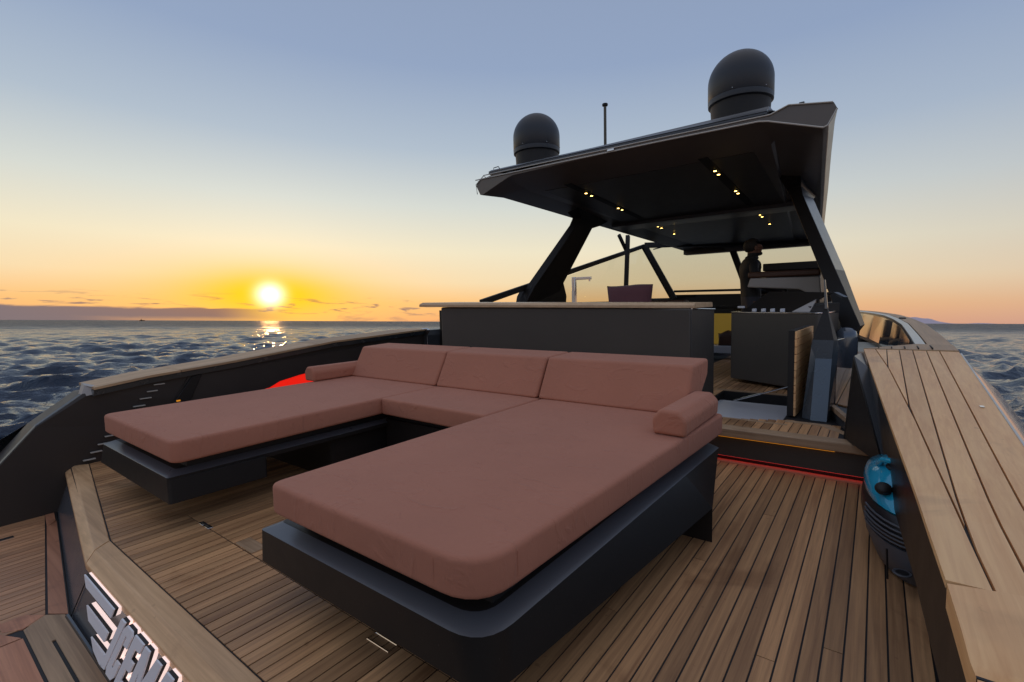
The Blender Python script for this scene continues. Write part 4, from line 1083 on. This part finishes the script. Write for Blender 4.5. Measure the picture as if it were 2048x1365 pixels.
lathe('tow_eye_rim', [(.026, -.003), (.031, -.003), (.033, .0), (.031, .003), (.026, .003)], (.115, 2.434, .075), SEAGREY, low, 18)
body = loft('motor_body', [sring(.153, .93, .94), sring(.165, 1.03, 1.02), sring(.20, 1.06, 1.03), sring(.25, 1.04, 1.0), sring(.275, .98, .95), sring(.28, .85, .85)], SEABLK, scoot, smooth=True)
for i in range(5):
    z = .172 + i * .019
    r_ = [p_ for p_ in sring(z, 1.075 - abs(i - 2) * .012, 1.042 - abs(i - 2) * .012)]
    arc = [q for q in r_ if q[1] < 2.70 and q[0] < .16]
    arc.sort(key=lambda q: math.atan2(q[1] - 2.90, q[0] - .165) % (2 * math.pi))
    tube('cooling_vent', arc, .0045, SEAGREY, body, n=6)
cowl = loft('blue_cowl', [sring(.270, .95, .93), sring(.285, 1.0, .96), sring(.315, 1.02, .90), sring(.350, .98, .74), sring(.385, .82, .55, cy=2.88), sring(.42, .60, .40, cy=2.88), sring(.455, .40, .27, cy=2.88), sring(.475, .16, .12, cy=2.88)], SEABLUE, scoot, smooth=True)
def ell(name, c, r, mat, parent, n=18):
    pr = [(math.sin(math.pi * i / 10), -math.cos(math.pi * i / 10)) for i in range(11)]
    V = []; F = []
    for s_, z_ in pr:
        for k_ in range(n):
            a = 2 * math.pi * k_ / n; V.append((c[0] + r[0] * s_ * math.cos(a), c[1] + r[1] * s_ * math.sin(a), c[2] + r[2] * z_))
    for j in range(10):
        for i in range(n): F.append((j * n + i, j * n + (i + 1) % n, (j + 1) * n + (i + 1) % n, (j + 1) * n + i))
    return obj(name, V, F, mat, parent, smooth=True)
ell('grip_hole', (.048, 2.618, .352), (.032, .045, .026), BLACK, cowl)
ell('grip_hole', (.085, 2.76, .415), (.030, .05, .016), BLACK, cowl)
tube('grip_bar', [(.03, 2.82, .40), (.045, 2.76, .442), (.085, 2.72, .452), (.115, 2.74, .43)], .013, SEABLUE, cowl, n=10)

# ------------------------------------------------------------------ man at the helm
per = thing('person', 'man in a dark jacket standing at the helm looking to starboard', 'person', (-1.385, 7.32, .25))
PD = Vector((.86, .51, 0)); PL = Vector((-.51, .86, 0))
def pp(a, b, z): q = PD * a + PL * b; return (q.x, q.y, z)
sk_m, t_, b_ = new_mat('person_clothes')
zc = t_.sep(t_.n('ShaderNodeTexCoord').outputs['Object'])[2]
cl_ = t_.ramp(t_.m('DIVIDE', zc, 2.0), [(0, (.02, .02, .022)), (.045, (.03, .032, .045)), (.48, (.010, .010, .011)), (.758, (.012, .012, .013)), (.775, (.20, .095, .06))], 'CONSTANT')
t_.set(b_.inputs['Base Color'], cl_); b_.inputs['Roughness'].default_value = .75
bump(t_, b_, t_.noise(t_.n('ShaderNodeTexCoord').outputs['Object'], 14.0, 3.0), .4, .02)
J = [  # a forward, b left, z, radius x, radius y, parent
    (0, 0, .95, .155, .14, -1), (-.005, 0, 1.12, .150, .13, 0), (-.02, 0, 1.30, .170, .14, 1), (-.02, 0, 1.42, .15, .12, 2), (.0, 0, 1.47, .072, .072, 3), (.018, 0, 1.525, .066, .066, 4),
    (.036, 0, 1.575, .088, .078, 5), (.03, 0, 1.635, .112, .088, 6), (.015, 0, 1.690, .096, .080, 7),
    (-.02, .16, 1.41, .072, .072, 3), (-.03, .225, 1.30, .058, .058, 9), (.01, .25, 1.12, .046, .046, 10), (.22, .20, 1.03, .038, .038, 11), (.30, .18, 1.03, .030, .036, 12),
    (-.02, -.16, 1.41, .072, .072, 3), (-.05, -.225, 1.30, .058, .058, 14), (.0, -.25, 1.12, .046, .046, 15), (.20, -.22, 1.05, .038, .038, 16), (.28, -.20, 1.06, .030, .036, 17),
    (0, .10, .86, .10, .10, 0), (.02, .115, .50, .066, .066, 19), (-.01, .12, .10, .045, .045, 20), (.13, .125, .035, .038, .035, 21),
    (0, -.10, .86, .10, .10, 0), (.0, -.115, .50, .066, .066, 23), (-.03, -.12, .10, .045, .045, 24), (.11, -.125, .035, .038, .035, 25),
    (.142, 0, 1.612, .019, .019, 7), (.112, 0, 1.555, .036, .036, 6)]
for sgn, w in ((1, 13), (-1, 18)):
    ax, bx, zx = J[w][:3]
    for db, dz, ln, r_ in ((.028, .006, .075, .0095), (.009, .008, .085, .0095), (-.010, .006, .080, .0095), (-.027, .0, .065, .0085)):
        J.append((ax + .055, bx + sgn * db * -1, zx + dz, r_ + .001, r_ + .001, w)); i0 = len(J) - 1
        J.append((ax + .055 + ln * .5, bx - sgn * db * 1.05, zx + dz - .008, r_, r_, i0))
        J.append((ax + .045 + ln * .72, bx - sgn * db * 1.05, zx + dz - .045, r_ * .9, r_ * .9, i0 + 1))
    J.append((ax + .02, bx - sgn * .042, zx - .012, .011, .011, w)); J.append((ax + .065, bx - sgn * .062, zx - .035, .010, .010, len(J) - 1))
me = bpy.data.meshes.new('body')
me.from_pydata([pp(a, b, z) for a, b, z, *_ in J], [(i, j[5]) for i, j in enumerate(J) if j[5] >= 0], [])
bo = bpy.data.objects.new('body', me); col.objects.link(bo); bo.parent = per; me.materials.append(sk_m)
md = bo.modifiers.new('skin', 'SKIN'); md.use_smooth_shade = True
for i, j in enumerate(J):
    me.skin_vertices[0].data[i].radius = (j[3], j[4])
me.skin_vertices[0].data[0].use_root = True
sm = bo.modifiers.new('sub', 'SUBSURF'); sm.levels = 2; sm.render_levels = 2
HAIR = paint('dark_hair', (.018, .012, .009), .7)
V = []; F = []; n = 32; m_ = 20
hc = per.location + Vector((0, 0, 1.648)) + PD * .012
for j in range(m_ + 1):
    th = math.pi * j / m_
    for i in range(n):
        a = 2 * math.pi * i / n
        q = PD * (.118 * math.sin(th) * math.cos(a)) + PL * (.096 * math.sin(th) * math.sin(a))
        V.append(tuple(hc + q + Vector((0, 0, .108 * math.cos(th)))))
for j in range(m_):
    for i in range(n):
        th = math.pi * (j + .5) / m_; a = 2 * math.pi * (i + .5) / n
        fa = math.sin(th) * math.cos(a); z_ = math.cos(th)
        if z_ > .52 + .15 * fa or (fa < .12 and z_ > -.72 + .5 * max(0, fa + .3)):
            F.append((j * n + i, j * n + (i + 1) % n, (j + 1) * n + (i + 1) % n, (j + 1) * n + i))
ORG = Vector(per.location)
obj('hair', V, F, HAIR, per, smooth=True)
for sgn in (1, -1):
    c = per.location + PD * .022 + PL * sgn * .092 + Vector((0, 0, 1.615)); ell('ear', c, (.017, .014, .032), sk_m, per)
    c = per.location + PD * .118 + PL * sgn * .034 + Vector((0, 0, 1.634)); ell('eye', c, (.008, .008, .005), HAIR, per)
c = per.location + PD * .100 + Vector((0, 0, 1.548)); ell('beard', c, (.042, .042, .030), HAIR, per)
c = per.location + PD * .003 + Vector((0, 0, 1.488)); ell('collar', c, (.088, .084, .040), BLACK, per)

# ------------------------------------------------------------------ far boat on the horizon
ORG = Vector((0, 0, 0))
D = 1700.0; A = math.radians(-74.37)
fbx, fby = D * math.sin(A), D * math.cos(A)
fb_ = thing('fishing_boat', 'tiny dark fishing boat far away on the horizon under the cloud bank', 'boat', (fbx, fby, SEA_Z))
ca_, sa_ = math.cos(A), -math.sin(A)
def fpt(u, v, z): return (fbx + u * ca_ + v * math.sin(A), fby + u * sa_ + v * math.cos(A), SEA_Z + z)
hl = [(-6, -1.6), (4, -1.8), (7.5, 0), (4, 1.8), (-6, 1.6)]
obj('hull', *prism_g([fpt(u * .9, v * .8, -.4) for u, v in hl], [fpt(u, v, 1.7 + (u > 3) * .7) for u, v in hl]), BLACK, fb_)
hl = [(-2.5, -1.1), (1.5, -1.1), (1.5, 1.1), (-2.5, 1.1)]
obj('wheelhouse', *prism_g([fpt(u, v, 1.6) for u, v in hl], [fpt(u * .9, v * .9, 4.0) for u, v in hl]), BLACK, fb_)
tube('mast', [fpt(-.5, 0, 3.9), fpt(-.5, 0, 8.2)], .12, BLACK, fb_)

# ------------------------------------------------------------------ trim: everything aboard sits on the bow-up hull
bpy.context.view_layer.update()
ashore = {'sea', 'hill', 'fishing_boat', 'camera', 'sun'}
for o in list(sc.objects):
    if o.parent is None and o.name.split('.')[0] not in ashore:
        o.matrix_world = TRIM @ o.matrix_world
